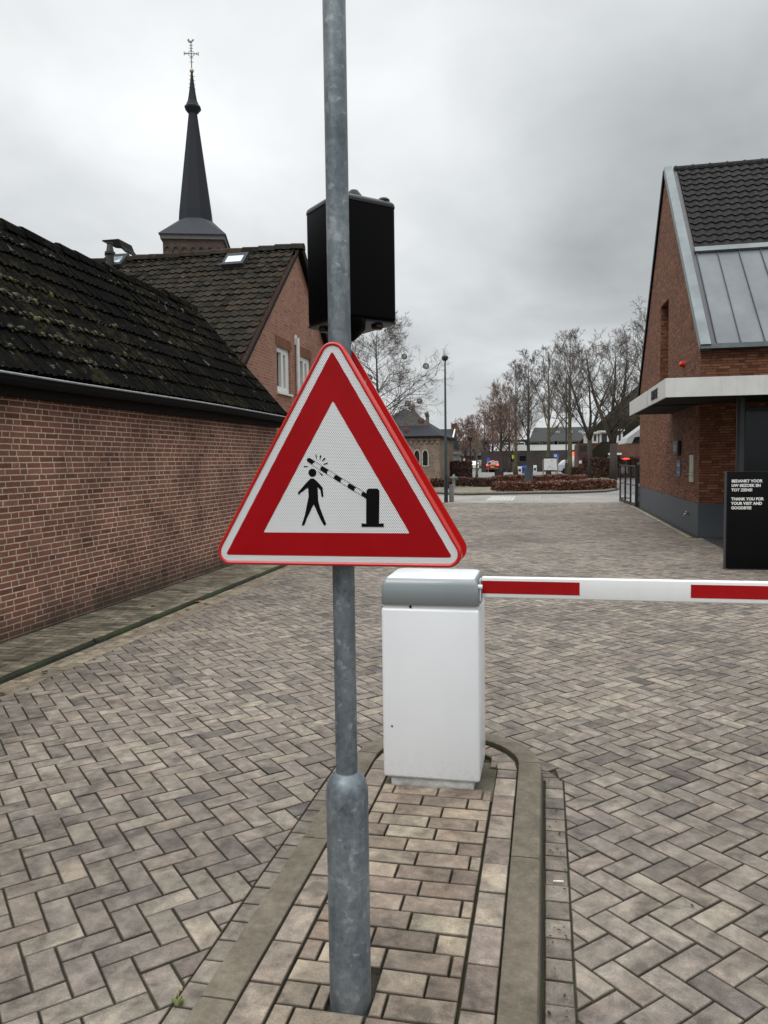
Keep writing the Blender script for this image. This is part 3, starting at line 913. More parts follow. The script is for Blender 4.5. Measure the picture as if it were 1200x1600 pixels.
warning_sign(2.072, True, 'second red triangular sign behind the post, facing away, only its red edge showing', False)
for name, mn in (('sign_bracket', 0.28), ('sign_bracket', -0.10)):
    b = empty(name, (OX, PY0, OZ + mn), ('upper' if mn > 0 else 'lower') + ' grey metal bracket clamping the two triangular signs to the post', 'bracket', 'brackets behind the signs')
    mb = MB(); mb2 = MB()
    hw = 0.062 if mn > 0 else 0.16
    mb.box(OX - hw, OX + hw, YF + 0.025, YF + 0.033, OZ + mn - 0.02, OZ + mn + 0.02)
    mb2.box(OX - hw, OX + hw, 2.040, 2.0475, OZ + mn - 0.02, OZ + mn + 0.02)
    put(mb, 'rail', M['alu'], b); put(mb2, 'rail', M['alu'], b)
    for s_ in (-1, 1):
        cb = MB(); cb.box(OX + s_ * 0.036 - 0.004, OX + s_ * 0.036 + 0.004, YF + 0.034, 2.039, OZ + mn - 0.018, OZ + mn + 0.018)
        put(cb, 'clamp', M['alu'], b)

# black signal head behind the post: square box set cornerwise, seen from the back
sg = empty('signal_box', (-0.566, 2.255, 1.94), 'black two-sided plastic signal box clamped high behind the galvanised post', 'signal box')
def rbox(cx, cy, a, b, z0, z1, rot, rad, n=6):
    out = []
    for (sx, sy, st) in ((1, 1, 0), (-1, 1, PI / 2), (-1, -1, PI), (1, -1, 1.5 * PI)):
        for k in range(n + 1):
            t = st + PI / 2 * k / n
            x = sx * (a - rad) + rad * math.cos(t); y = sy * (b - rad) + rad * math.sin(t)
            out.append((cx + x * math.cos(rot) - y * math.sin(rot), cy + x * math.sin(rot) + y * math.cos(rot)))
    return out
SCX, SCY = -0.566, 2.255
def ring_at(a, z, rad): return [(x, y, z) for x, y in rbox(SCX, SCY, a, a, 0, 0, PI / 4, rad)]
A0 = 0.098
prof = [(A0 - 0.018, 1.966), (A0 - 0.006, 1.969), (A0 - 0.001, 1.976), (A0, 1.985), (A0, 2.296), (A0 - 0.001, 2.306), (A0 - 0.006, 2.313), (A0 - 0.018, 2.317)]
put(MB().rings([ring_at(a, z, 0.014) for a, z in prof]), 'housing', M['black_plastic'], sg, smooth=True, autos=40)
put(MB().rings([ring_at(A0 + 0.0015, z, 0.015) for z in (2.300, 2.306)] + [ring_at(A0 - 0.001, 2.313, 0.014), ring_at(A0 - 0.008, 2.319, 0.012)]), 'lid', M['black_edge'], sg, smooth=True, autos=40)
put(MB().rings([ring_at(A0 - 0.010, 1.963, 0.012), ring_at(A0 + 0.0005, 1.967, 0.0145), ring_at(A0 + 0.001, 1.972, 0.0145)]), 'bottom_plate', M['black_edge'], sg, smooth=True, autos=40)
for dx, dy in ((0.062, 0.0), (-0.078, 0.0)):
    put(MB().lathe([(0.017, 2.317), (0.018, 2.326), (0.013, 2.331)], (SCX + dx + 0.04 * (dx > 0), SCY), 20), 'screw_cap', M['black_edge'], sg, smooth=True, autos=40)
    put(MB().lathe([(0.013, 1.95), (0.018, 1.955), (0.017, 1.967)], (SCX + dx + 0.02 * (dx > 0), SCY - 0.02), 20), 'screw_cap', M['black_edge'], sg, smooth=True, autos=40)
CXb, CYb = -0.542, 2.12
put(MB().lathe([(0.034, 2.305), (0.034, 2.322), (0.030, 2.327), (0.012, 2.350), (0.004, 2.353)], (SCX + 0.020, SCY - 0.03), 28), 'top_cone', M['black_plastic'], sg, smooth=True, autos=40)
put(MB().lathe([(0.006, 1.905), (0.028, 1.925), (0.038, 1.937), (0.04, 1.965)], (CXb + 0.005, CYb + 0.02), 28), 'bottom_cone', M['black_plastic'], sg, smooth=True, autos=40)
for q in (2.0, 2.25): put(MB().obox((PX0, PY0 + 0.03, q), (SCX, SCY - 0.09, q), 0.04, 0.05), 'mounting_arm', M['black_edge'], sg)
sg.location.z += 0.015

# ------------------------------------------------------------------ BARRIER
ba = empty('barrier_gate', (-0.52, 3.6, 0.06), 'white barrier cabinet with grey head and a red and white boom reaching across the road', 'barrier')
bx0, bx1, by0, by1 = -0.745, -0.293, 3.44, 3.78
put(MB().box(bx0, bx1, by0, by1, 0.100, 0.902).v and MB().box(bx0, bx1, by0, by1, 0.100, 0.902), 'cabinet', M['cab_white'], ba, bevel=0.014)
put(MB().box(bx0 + 0.035, bx1 - 0.030, by0 + 0.016, by1 - 0.02, 0.045, 0.108), 'plinth', M['cab_base'], ba, bevel=0.003)
put(MB().box(bx0 + 0.008, bx1 - 0.008, by0 + 0.010, by1 - 0.01, 0.898, 0.920), 'neck', M['cab_white'], ba, bevel=0.002)
hp = [(by0 - 0.002, 0.917), (by0 - 0.002, 0.985), (by0 + 0.004, 1.010), (by0 + 0.016, 1.030), (by0 + 0.032, 1.043)]
def headring(y_, z_, ins): return None
rs = []
for ins, z_ in ((0.004, 0.917), (0.0, 0.921), (0.002, 0.985), (0.006, 1.012), (0.012, 1.027), (0.022, 1.039)):
    rs.append([(x, y_, z_) for x, y_ in [(a, b) for a, b in rbox((bx0 + bx1) / 2, (by0 + by1) / 2, (bx1 - bx0) / 2 - ins, (by1 - by0) / 2 + 0.002 - ins, 0, 0, 0, 0.013)]])
put(MB().rings(rs), 'head', M['cab_grey'], ba, smooth=True, autos=60)
rs = []
for ins, z_ in ((0.022, 1.0392), (0.028, 1.043), (0.040, 1.0460)):
    rs.append([(x, y_, z_) for x, y_ in rbox((bx0 + bx1) / 2, (by0 + by1) / 2, (bx1 - bx0) / 2 - ins, (by1 - by0) / 2 - ins, 0, 0, 0, 0.02)])
put(MB().rings(rs), 'lid', M['cab_cap'], ba, smooth=True, autos=60)  # top of the grey head painted white to stand for sky glare
put(MB().lathe([(0.009, 0), (0.007, 0.003)], (0, 0), 14).v and MB().tube([(-0.608, by0 + 0.012, 0.909), (-0.608, by0 + 0.004, 0.909)], 0.006, 12), 'head_lock', M['sign_black'], ba)
put(MB().tube([(-0.700, by0 + 0.002, 0.345), (-0.700, by0 - 0.0012, 0.345)], 0.0055, 14), 'door_lock', M['iron'], ba)
boom_root = MB().box(-0.285, 3.6, 3.495, 3.535, 0.950, 1.045)
bo_ = put(boom_root, 'boom', M['boom_white'], ba, bevel=0.006)
for i in range(4):
    x0 = -0.285 + i * 0.925
    if i == 0: x0, x1 = -0.283, 0.149
    else: x0, x1 = 0.616 + (i - 1) * 0.92, 0.616 + (i - 1) * 0.92 + 0.44
    if x1 > 3.55: x1 = 3.55
    put(MB().box(x0, x1, 3.4938, 3.4952, 0.971, 1.029), 'red_stripe', M['boom_red'], bo_)
put(MB().box(-0.296, -0.286, 3.475, 3.55, 0.925, 1.035), 'boom_flange', M['alu'], ba, bevel=0.003)
put(MB().tube([(-0.30, 3.474, 1.003), (-0.28, 3.474, 1.003)], 0.011, 12).tube([(-0.29, 3.474, 0.94), (-0.29, 3.474, 1.0)], 0.004, 8), 'release_bolt', M['cab_cap'], ba)

# ------------------------------------------------------------------ small ground items
def small_leaf(p, s, rz, mat, name='fallen_leaf'):
    b = MB(); n = 9
    ring = [(math.cos(2 * PI * i / n) * s * (1 + 0.3 * math.sin(5 * i)), math.sin(2 * PI * i / n) * s * 0.7, 0.004 + 0.006 * math.sin(i * 2.1)) for i in range(n)]
    b.faces([(0, 0, 0.002)] + ring, [(0, 1 + i, 1 + (i + 1) % n) for i in range(n)])
    o = b.build(name, mat, recalc=False); o.location = p; o.rotation_euler = (0, 0, rz); return o
p = on_ground(308, 941)
tag(small_leaf((p.x, p.y, 0.008), 0.055, 0.4, M['dead_red']), 'curled orange-brown dead leaf lying beside the mossy joint left of the sign', 'leaf')
dl = [(240, 952), (293, 953), (150, 1005), (70, 1051), (3, 1086), (322, 944), (215, 920)]
labs = ['dark dead leaf on the mossy joint nearest the sign', 'dark leaf clump just left of the orange leaf', 'dark dead leaf midway along the mossy joint', 'small dark leaf on the channel course', 'dark leaf at the far left end of the channel', 'dark crumpled leaf just right of the orange leaf', 'small dark leaf lying on the path by the barn wall']
M['dark_leaf'] = plain('dark_leaf', (0.03, 0.02, 0.012), 0.9)
for (a, b), lb in zip(dl, labs):
    p = on_ground(a, b)
    tag(small_leaf((p.x, p.y, 0.006 if p.x > KX else 0.036), 0.028, a * 1.3, M['dark_leaf']), lb, 'leaf', 'dark dead leaves by the path')
lt = MB(); lr = random.Random(17)
for i in range(420):
    if i % 3: x_ = KX + 0.05 + abs(lr.gauss(0, 0.12)); y_ = lr.uniform(2.2, 16)
    elif i % 2: x_ = lr.uniform(-3.6, 4); y_ = lr.uniform(1.5, 14)
    else: x_ = ICX + KO + 0.03 + 0.07 * lr.random(); y_ = lr.uniform(1.5, 3.9)
    if abs(x_ - ICX) < KO + 0.02 and y_ < 4.3: continue
    s_ = 0.002 + 0.0055 * lr.random() ** 2; a = lr.random() * 6.3
    d_ = Vector((math.cos(a), math.sin(a), lr.uniform(-.2, .2))) * s_ * 1.6; e_ = Vector((-math.sin(a), math.cos(a), 0.15)) * s_ * 0.7
    c0 = Vector((x_, y_, 0.006 + s_ * .4))
    lt.faces([c0 - d_, c0 + e_, c0 + d_, c0 - e_, c0 + Vector((0, 0, s_ * .5))], [(0, 1, 4), (1, 2, 4), (2, 3, 4), (3, 0, 4)])
tag(lt.build('leaf_litter', M['dark_leaf'], recalc=False), 'scattered dark crumbs of leaf and grit in the joints of the paving', 'litter', kind='stuff')
p = on_ground(873, 1380)
c_ = MB().tube([(-0.02, 0, 0.006), (0.018, 0.004, 0.006)], 0.0038, 10).build('cigarette_butt', M['paper'], smooth=True)
c_.location = (p.x, p.y, 0); tag(c_, 'pale cigarette end lying on the gutter course right of the island', 'cigarette')
p = on_ground(277, 1572)
wd = empty('weed', (p.x, p.y, 0), 'small green and yellow weed sprouting at the kerb in the bottom left', 'weed')
lf = MB(); wr = random.Random(8)
for i in range(9):
    a = wr.random() * 6.28; l = 0.010 + 0.016 * wr.random(); h = 0.005 + 0.022 * wr.random()
    d = Vector((math.cos(a), math.sin(a), 0)); s_ = Vector((-d.y, d.x, 0)) * l * 0.35
    q = Vector((p.x, p.y, 0.0)) + d * 0.004
    lf.faces([q, q + d * l * 0.5 + s_ + Vector((0, 0, h * 0.8)), q + d * l + Vector((0, 0, h)), q + d * l * 0.5 - s_ + Vector((0, 0, h * 0.7))], [(0, 1, 2, 3)])
put(lf, 'leaves', M['weed'], wd, recalc=False)
fl = MB()
for i in range(4):
    a = i * 1.05; fl.faces([(p.x + 0.004, p.y + 0.008, 0.05), (p.x + 0.004 + 0.009 * math.cos(a), p.y + 0.008 + 0.009 * math.sin(a), 0.042), (p.x + 0.004 + 0.009 * math.cos(a + 0.8), p.y + 0.008 + 0.009 * math.sin(a + 0.8), 0.044)], [(0, 1, 2)])
fl.tube([(p.x, p.y, 0), (p.x + 0.004, p.y + 0.008, 0.05)], 0.0014, 5)
put(fl, 'flower', M['weed_y'], wd, recalc=False)


# ------------------------------------------------------------------ tiled roofs
def tiled_roof(mb, o, U, V, Lu, Lv, tw, tl, amp=0.018, lip=0.03, seed=1, per=8, clipf=None, sag=0.0, jag=0.004):
    """pantiles: o lower-left corner, U along the eave, V up the slope"""
    o = Vector(o); U = Vector(U).normalized(); V = Vector(V).normalized(); N = U.cross(V).normalized()
    if N.z < 0: N = -N
    r_ = random.Random(seed)
    nu = int(Lu / tw); nv = int(Lv / tl) + 1
    prof = []
    for k in range(per):
        t = k / per
        prof.append(amp * (math.cos(2 * PI * t) if t < 0.55 else math.cos(2 * PI * (0.55 + (t - 0.55) * 1.0))))
    for j in range(nv):
        v0 = j * tl; v1 = min(Lv, v0 + tl * 1.02)
        if v0 >= Lv: break
        for i in range(nu):
            if clipf and not clipf((i + 0.5) * tw, v0): continue
            rn = r_.random() * 0.98 + 0.01
            dz = r_.gauss(0, jag); dv = r_.gauss(0, jag * 2); tz = r_.gauss(0, jag * .6)
            vs = []
            for k in range(per + 1):
                u = (i + k / per) * tw
                h = prof[k % per] + dz
                s_ = -sag * math.sin(PI * (u / Lu)) if sag else 0
                vs.append(o + U * u + V * (v0 + dv) + N * (h + lip + tz + s_))
                vs.append(o + U * u + V * v1 + N * (h + 0.002 + s_))
                vs.append(o + U * u + V * (v0 + dv + 0.004) + N * (h - 0.02 + s_))
            fs = []
            for k in range(per):
                a = k * 3; b = a + 3
                fs.append((a, b, b + 1, a + 1)); fs.append((a + 2, b + 2, b, a))
            mb.faces(vs, fs, rn)
    return mb


# ------------------------------------------------------------------ LEFT BARN
EZ = 2.38; EX = -4.50
RZ = 4.37; RX = -6.24
BY0, BY1 = -6.0, 13.1
slope = Vector((RX - EX, 0, RZ - EZ)); SL = slope.length
barn = empty('brick_barn', (WX, 3, 0), 'long low brick barn with mossy dark tiled roof along the left edge', 'barn')
put(MB().box(2 * RX - WX, WX, BY0 + 0.1, BY1 - 0.12, 0.0, 2.42), 'wall', M['barn_brick'], barn)
for y_ in (BY1 - 0.115, BY0 + 0.1):
    put(MB().prism([(WX, 2.42), (2 * RX - WX, 2.42), (RX, RZ - 0.12)], lambda u, v, t: (u, t, v), y_, y_ - 0.2), 'gable', M['barn_brick'], barn)
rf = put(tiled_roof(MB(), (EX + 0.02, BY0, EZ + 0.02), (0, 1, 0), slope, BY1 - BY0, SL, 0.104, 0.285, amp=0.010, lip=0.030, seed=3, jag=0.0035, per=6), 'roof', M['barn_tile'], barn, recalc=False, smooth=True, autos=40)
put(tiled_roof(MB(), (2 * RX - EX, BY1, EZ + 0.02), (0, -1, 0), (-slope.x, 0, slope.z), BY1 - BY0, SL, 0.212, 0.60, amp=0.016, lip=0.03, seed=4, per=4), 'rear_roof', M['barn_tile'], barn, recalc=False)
rd = MB(); rr = random.Random(5)
y_ = BY0
while y_ < BY1 - 0.1:
    z0 = RZ + 0.035 + rr.gauss(0, 0.008)
    prof_ = [(-0.11, -0.08), (-0.085, 0.01), (-0.045, 0.045), (0, 0.055), (0.045, 0.045), (0.085, 0.01), (0.11, -0.08)]
    rd.rings([[(RX + a * 1.08, y_, z0 + b + 0.01) for a, b in prof_], [(RX + a, y_ + 0.37, z0 + b - 0.008) for a, b in prof_]], r=rr.random())
    y_ += 0.36
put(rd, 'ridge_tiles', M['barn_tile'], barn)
put(MB().box(EX - 0.15, EX - 0.03, BY0, BY1 - 0.05, EZ - 0.19, EZ - 0.01), 'fascia', M['fascia_dark'], barn)
gt = MB()
gprof = [(-0.055, 0.03), (-0.052, -0.02), (-0.03, -0.052), (0.0, -0.06), (0.03, -0.052), (0.052, -0.02), (0.056, 0.024), (0.063, 0.032), (0.058, 0.036), (0.050, 0.024), (0.046, -0.016), (0.026, -0.046), (0, -0.054), (-0.026, -0.046), (-0.047, -0.016), (-0.05, 0.03)]
ys = [BY0 + i * (BY1 + 0.05 - BY0) / 30 for i in range(31)]
gt.rings([[(EX + 0.045 + a, yy, EZ - 0.045 + b + 0.008 * math.sin(yy * 0.8)) for a, b in gprof] for yy in ys])
put(gt, 'gutter', M['verge_black'], barn)
bead = MB().tube([(EX + 0.104, yy, EZ - 0.014 + 0.008 * math.sin(yy * 0.8)) for yy in ys], 0.011, 8)
put(bead, 'gutter_bead', M['gutter_zinc'], barn, smooth=True)
# verge board at the far gable
put(MB().obox((EX, BY1 - 0.03, EZ - 0.03), (RX, BY1 - 0.03, RZ - 0.03), 0.03, 0.14, up=(0, 0, 1)), 'verge_board', M['fascia_dark'], barn)
# moss cushions on the slope
ms = MB(); mr = random.Random(11); nn = slope.normalized(); nrm = Vector((nn.z, 0, -nn.x))
for i in range(760):
    yc = mr.gauss(7.0, 0.9); v = mr.gauss(0.40, 0.12) * SL
    if mr.random() < 0.3: yc = mr.uniform(2, 12.8); v = SL * (0.93 + 0.06 * mr.random())
    v = (math.floor(v / 0.285) + 0.04 + mr.random() * 0.2) * 0.285
    if v > SL or v < 0: continue
    c = Vector((EX, yc, EZ)) + nn * v + nrm * 0.035
    s_ = 0.014 + 0.028 * mr.random() ** 2
    t1, t2 = nn, Vector((0, 1, 0))
    top = c + nrm * s_ * 0.8
    ring = [c + (t1 * math.cos(k * PI / 3) + t2 * math.sin(k * PI / 3) * 1.4) * s_ * mr.uniform(0.7, 1.2) for k in range(6)]
    mid = [c + nrm * s_ * 0.55 + (t1 * math.cos(k * PI / 3) + t2 * math.sin(k * PI / 3) * 1.3) * s_ * 0.65 for k in range(6)]
    ms.faces(ring + mid + [top], [(k, (k + 1) % 6, 6 + (k + 1) % 6, 6 + k) for k in range(6)] + [(6 + k, 6 + (k + 1) % 6, 12) for k in range(6)], mr.random())
M['moss_cushion'] = leaf_mat('moss_cushion', [(0.014, 0.012, 0.005), (0.038, 0.033, 0.007), (0.080, 0.068, 0.009)])
mo = put(ms, 'moss', M['moss_cushion'], rf, smooth=True); mo['kind'] = 'stuff'
ro = random.Random(21)
ros = MB()
# ------------------------------------------------------------------ LEFT HOUSE with gable to the street
HXg = -5.5
GY, GZ = 17.0, 6.42       # apex
hs = 0.875                # slope
EV = 3.2                  # eaves height
HY0, HY1 = GY - (GZ - EV) / hs, GY + (GZ - EV) / hs
house = empty('brick_house', (HXg, GY, 0), 'two storey brick house with tiled roof and street gable behind the barn', 'house')
w1 = [on_x(431.5, 535, HXg), on_x(455, 617, HXg)]
w2 = [on_x(470.5, 551, HXg), on_x(491, 630, HXg)]
def rectw(y0, y1, z0, z1): return [(y0, z0), (y1, z0), (y1, z1), (y0, z1)]
wz0, wz1 = 3.06, 4.02
W1 = (15.43, 16.32); W2 = (16.95, 17.84)
gm = MB().prism([(HY0 + 0.15, 0), (HY1 - 0.15, 0), (HY1 - 0.15, EV - 0.02), (GY, GZ - 0.14), (HY0 + 0.15, EV - 0.02)], lambda u, v, t: (t, u, v), HXg, HXg - 0.3,
                holes=[rectw(W1[0], W1[1], wz0, wz1)[::-1], rectw(W2[0], W2[1], wz0, wz1)[::-1]])
put(gm, 'gable_wall', M['house_brick'], house)
for q in (HY0 + 0.15, HY1 - 0.4): put(MB().box(-15, HXg - 0.31, q, q + 0.25, 0, EV - 0.05), 'side_wall', M['house_brick'], house)
for (a, b) in (W1, W2):
    wn = put(MB().prism(rectw(a + .004, b - .004, wz0 + .004, wz1 - .004), lambda u, v, t: (t, u, v), HXg - 0.05, HXg - 0.12,
                   holes=[rectw(a + 0.13, (a + b) / 2 - 0.03, wz0 + 0.13, wz1 - 0.1)[::-1], rectw((a + b) / 2 + 0.09, b - 0.2, wz0 + 0.13, wz1 - 0.12)[::-1]]), 'window', M['paint_white'], house)
    put(MB().box(HXg - 0.14, HXg - 0.13, a + 0.02, b - 0.02, wz0 + 0.02, wz1 - 0.02), 'pane', M['glass_far'], wn)
    put(MB().box(HXg - 0.11, HXg + 0.045, a - 0.02, b + 0.02, wz0 - 0.04, wz0 + 0.003), 'sill', M['paint_white'], wn)
# soldier course over each window, one course proud
for (a, b) in (W1, W2):
    sd = MB(); y_ = a - 0.1
    while y_ < b + 0.08: sd.box(HXg - 0.02, HXg + 0.003, y_, y_ + 0.062, wz1 + 0.002, wz1 + 0.21, r=0.1 + 0.8 * rr.random()); y_ += 0.072
    put(sd, 'lintel', tile_mat('lintel_brick', [(0.15, 0.066, 0.044), (0.22, 0.105, 0.072)], pit=0.2), house)
py = 16.66
pp = put(MB().tube([(HXg + 0.06, py, 0.5), (HXg + 0.06, py, 4.35)], 0.045, 12).box(HXg + 0.002, HXg + 0.03, py - 0.05, py + 0.05, 4.2, 4.42), 'flue_pipe', M['paint_white'], house, smooth=True, autos=40)
sv_ = Vector((0, 1, hs)); HSL = math.hypot(GY - HY0, GZ - EV)
hr = put(tiled_roof(MB(), (-15.0, HY0, EV), (1, 0, 0), sv_, 15 + HXg + 0.05, HSL, 0.175, 0.225, amp=0.014, lip=0.028, seed=7, per=7, jag=0.004), 'roof', M['house_tile'], house, recalc=False, smooth=True, autos=40)
put(tiled_roof(MB(), (HXg + 0.14, HY1, EV), (-1, 0, 0), (0, -1, hs), 15 + HXg + 0.1, HSL, 0.225, 0.6, amp=0.02, lip=0.03, seed=8, per=4), 'rear_roof', M['house_tile'], house, recalc=False)
rd = MB(); x_ = -15
while x_ < HXg + 0.1:
    z0 = GZ + 0.05 + rr.gauss(0, 0.005)
    rd.rings([[(x_, GY + a * 1.06, z0 + b + 0.012) for a, b in prof_], [(min(x_ + 0.4, HXg + 0.15), GY + a, z0 + b - 0.006) for a, b in prof_]], r=rr.random()); x_ += 0.39
put(rd, 'ridge_tiles', M['house_tile'], house)
vb = MB().obox((HXg + 0.03, HY0 - 0.02, EV - 0.03), (HXg + 0.03, GY, GZ - 0.03), 0.05, 0.065).obox((HXg + 0.11, GY, GZ - 0.05), (HXg + 0.11, HY1, EV - 0.05), 0.05, 0.17)
put(vb, 'verge_board', M['fascia_dark'], house)
# roof light
def roofpt(px, py_):
    r = ray(px, py_); # plane z = EV + hs*(y-HY0)
    t = (EV - hs * HY0 - CAM_H) / (r.z - hs * r.y); return Vector((0, 0, CAM_H)) + r * t
rl0 = roofpt(347, 421); rl1 = roofpt(380, 402)
nv = Vector((0, -hs, 1)).normalized()
def roof_window(xa, xb, ya, yb):
    P = lambda x, y_, h: Vector((x, y_, EV + hs * (y_ - HY0))) + nv * h
    b = MB(); b.faces([P(xa, ya, .02), P(xb, ya, .02), P(xb, yb, .02), P(xa, yb, .02), P(xa, ya, .12), P(xb, ya, .12), P(xb, yb, .12), P(xa, yb, .12)], [(0, 3, 2, 1), (4, 5, 6, 7), (0, 1, 5, 4), (1, 2, 6, 5), (2, 3, 7, 6), (3, 0, 4, 7)])
    w = put(b, 'roof_window', M['lead'], house)
    g_ = MB(); e = 0.07
    g_.faces([P(xa + e, ya + e, .124), P(xb - e, ya + e, .124), P(xb - e, yb - e * 1.6, .124), P(xa + e, yb - e * 1.6, .124)], [(0, 1, 2, 3)])
    put(g_, 'pane', M['skyglass'], w, recalc=False)
roof_window(rl0.x, rl0.x + 0.52, rl0.y, rl1.y)
k0 = roofpt(172, 419)
roof_window(k0.x - 0.1, k0.x + 0.34, k0.y - 0.05, k0.y + 0.35)
# chimneys
cy = GY - 0.25
p0 = on_y(176, 408, cy); s1 = 1200 / (cy * 1.02)
k = (GY * 0.98 + 10 * 0.2) / 1200.
fp = MB().lathe([(0.085, GZ - 0.35), (0.085, GZ + 0.05), (0.12, GZ + 0.07), (0.12, GZ + 0.12), (0.09, GZ + 0.13), (0.06, GZ + 0.30), (0.075, GZ + 0.31), (0.075, GZ + 0.34)], (p0.x, cy - 0.1), 16)
put(fp, 'flue', M['black_steel'], house, smooth=True, autos=40)
cx_ = on_y(190, 400, GY + 0.3).x
ch_ = put(MB().box(cx_ - 0.32, cx_ + 0.22, GY + 0.1, GY + 0.55, GZ - 0.3, GZ + 0.20), 'chimney', M['brown_brick'], house)
cp = MB()
for a, b in ((-0.36, -0.3), (0.36, -0.3), (-0.36, 0.3), (0.36, 0.3)): cp.tube([(cx_ - 0.02 + a * 0.85, GY + 0.32 + b * .7, GZ + 0.18), (cx_ - 0.02 + a * 0.85, GY + 0.32 + b * .7, GZ + 0.27)], 0.012, 6)
hood = [(-0.42, 0.50), (0.12, 0.50), (0.20, 0.34), (0.34, 0.20), (0.40, 0.18), (0.40, 0.16), (0.32, 0.18), (0.16, 0.30), (0.0, 0.36), (-0.2, 0.44), (-0.42, 0.47)]
cp.prism(hood, lambda u, v, t: (cx_ + u * .8, t, GZ + v + 0.03), GY + 0.02, GY + 0.62)
put(cp, 'cowl', M['fascia_dark'], ch_)

# ------------------------------------------------------------------ CHURCH
chx, chy = on_y(305, 300, 64.2).x, 64.2
ct = empty('church_tower', (chx, chy, 0), 'brick church tower with tall slender dark slate spire and cross above the rooftops', 'church tower', rz=R_(18))
tw_ = 2.5
def tz(py_): return on_y(305, py_, 61.5).z
zt = tz(372)                                   # top of the brick
put_l = lambda mb, name, mat, par=ct, **kw: mb.build(name, mat, par, **kw)
tz_b = tz
def tz(py_): return on_y(305, py_, 64.2).z
put_l(MB().box(-tw_, tw_, -tw_, tw_, 0, zt), 'shaft', M['church_brick'])
ar = MB(); nA = 7
for (fx, fy, rot) in ((0, -1, 0), (1, 0, PI / 2)):
    for i in range(nA):
        u = -tw_ + (i + 0.5) * 2 * tw_ / nA; rad = 2 * tw_ / nA / 2 - 0.09
        pts = []
        n = 8
        for k in range(n + 1):
            a = PI * k / n; hgt = zt - 0.95 + math.sin(a) * rad * 1.25; pts.append((u + math.cos(a) * rad, hgt))
        for q in range(n):
            a_, b_ = pts[q], pts[q + 1]
            f3 = (lambda u_, z_, d: (u_, -tw_ - d, z_)) if rot == 0 else (lambda u_, z_, d: (tw_ + d, u_, z_))
            ar.tube([f3(a_[0], a_[1], 0.04), f3(b_[0], b_[1], 0.04)], 0.07, 5)
        ar.tube([f3(u + rad + 0.09, zt - 1.5, 0.05), f3(u + rad + 0.09, zt - 0.9, 0.05)], 0.09, 5)
put_l(ar, 'arch_frieze', M['church_brick'])
put_l(MB().box(-tw_ - 0.18, tw_ + 0.18, -tw_ - 0.18, tw_ + 0.18, zt, zt + 0.42), 'cornice', M['dark_stone'])
zr = zt + 0.42
sp_ = MB()
spz = tz(348)
sq = lambda a, z_: [(a, -a, z_), (a, a, z_), (-a, a, z_), (-a, -a, z_)]
R0 = 1.52
def octo(r, z_): return [(r * math.cos(PI / 8 + k * PI / 4), r * math.sin(PI / 8 + k * PI / 4), z_) for k in range(8)]
# broach skirt: square eaves to octagon
e = tw_ + 0.3
eav = [(e, -e * .42), (e, e * .42), (e * .42, e), (-e * .42, e), (-e, e * .42), (-e, -e * .42), (-e * .42, -e), (e * .42, -e)]
sk = MB()
bot = [(e, -e), (e, e), (-e, e), (-e, -e)]
top8 = octo(R0, spz)
# order octagon so vertex k matches: corners shared
vs = [(x, y_, zr) for x, y_ in bot] + top8
fs = []
ocx = [math.atan2(v[1], v[0]) for v in top8]
# faces: 4 side trapezoids + 4 corner triangles
side = {0: (0, 7), 1: (1, 2), 2: (3, 4), 3: (5, 6)}
fs = [(0, 1, 4 + 0, 4 + 7), (1, 2, 4 + 2, 4 + 1), (2, 3, 4 + 4, 4 + 3), (3, 0, 4 + 6, 4 + 5), (1, 4 + 1, 4 + 0), (2, 4 + 3, 4 + 2), (3, 4 + 5, 4 + 4), (0, 4 + 7, 4 + 6)]
sk.faces(vs, fs); sk.box(-e, e, -e, e, zr - 0.06, zr)
put_l(sk, 'skirt_roof', M['lead'])
z1, z2, z3 = tz(176), tz(167), tz(113)
put_l(MB().rings([octo(R0, spz), octo(R0 * 0.955, spz + 0.8), octo(0.37, z1)]), 'spire', M['slate'])
put_l(MB().rings([octo(0.37, z1 - 0.1), octo(0.50, z1 + 0.05), octo(0.72, z1 + 0.32), octo(0.74, z2 - 0.05), octo(0.58, z2 + 0.15), octo(0.42, z2 + 0.5), octo(0.31, z2 + 1.1), octo(0.20, z2 + 1.9), octo(0.09, z3)]), 'upper_spire', M['slate'])
zb = tz(110)
ball = MB().lathe([(0.02, zb - 0.2), (0.14, zb - 0.14), (0.19, zb), (0.14, zb + 0.14), (0.02, zb + 0.2)], (0, 0), 16)
put_l(ball, 'gilt_ball', M['gold'], smooth=True)
cr = MB(); zc = tz(83); ztop = tz(66)
cr.tube([(0, 0, zb), (0, 0, ztop)], 0.045, 6); cr.tube([(-0.6, 0, zc), (0.6, 0, zc)], 0.04, 6)
for q in (-0.6, 0.6): cr.tube([(q, 0, zc - 0.15), (q, 0, zc + 0.15)], 0.035, 6); cr.tube([(q * .75, 0, zc - 0.1), (q * .75, 0, zc + 0.1)], 0.03, 6)
for zq in (zc - 0.7, zc + 0.45, zc - 0.35, zc + 0.7): cr.tube([(-0.16, 0, zq), (0.16, 0, zq)], 0.03, 6)
for q in (-1, 1): cr.tube([(0, 0, zc - 0.3), (q * 0.22, 0, zc - 0.12), (q * 0.28, 0, zc)], 0.025, 5); cr.tube([(0, 0, zc + 0.3), (q * 0.22, 0, zc + 0.12), (q * 0.28, 0, zc)], 0.025, 5)
put_l(cr, 'cross', M['iron'])
ck = [(-0.22, 0.05), (-0.1, 0.0), (0.05, -0.02), (0.12, 0.08), (0.22, 0.20), (0.28, 0.24), (0.22, 0.32), (0.14, 0.27), (0.04, 0.16), (-0.08, 0.14), (-0.14, 0.26), (-0.22, 0.34), (-0.3, 0.22)]
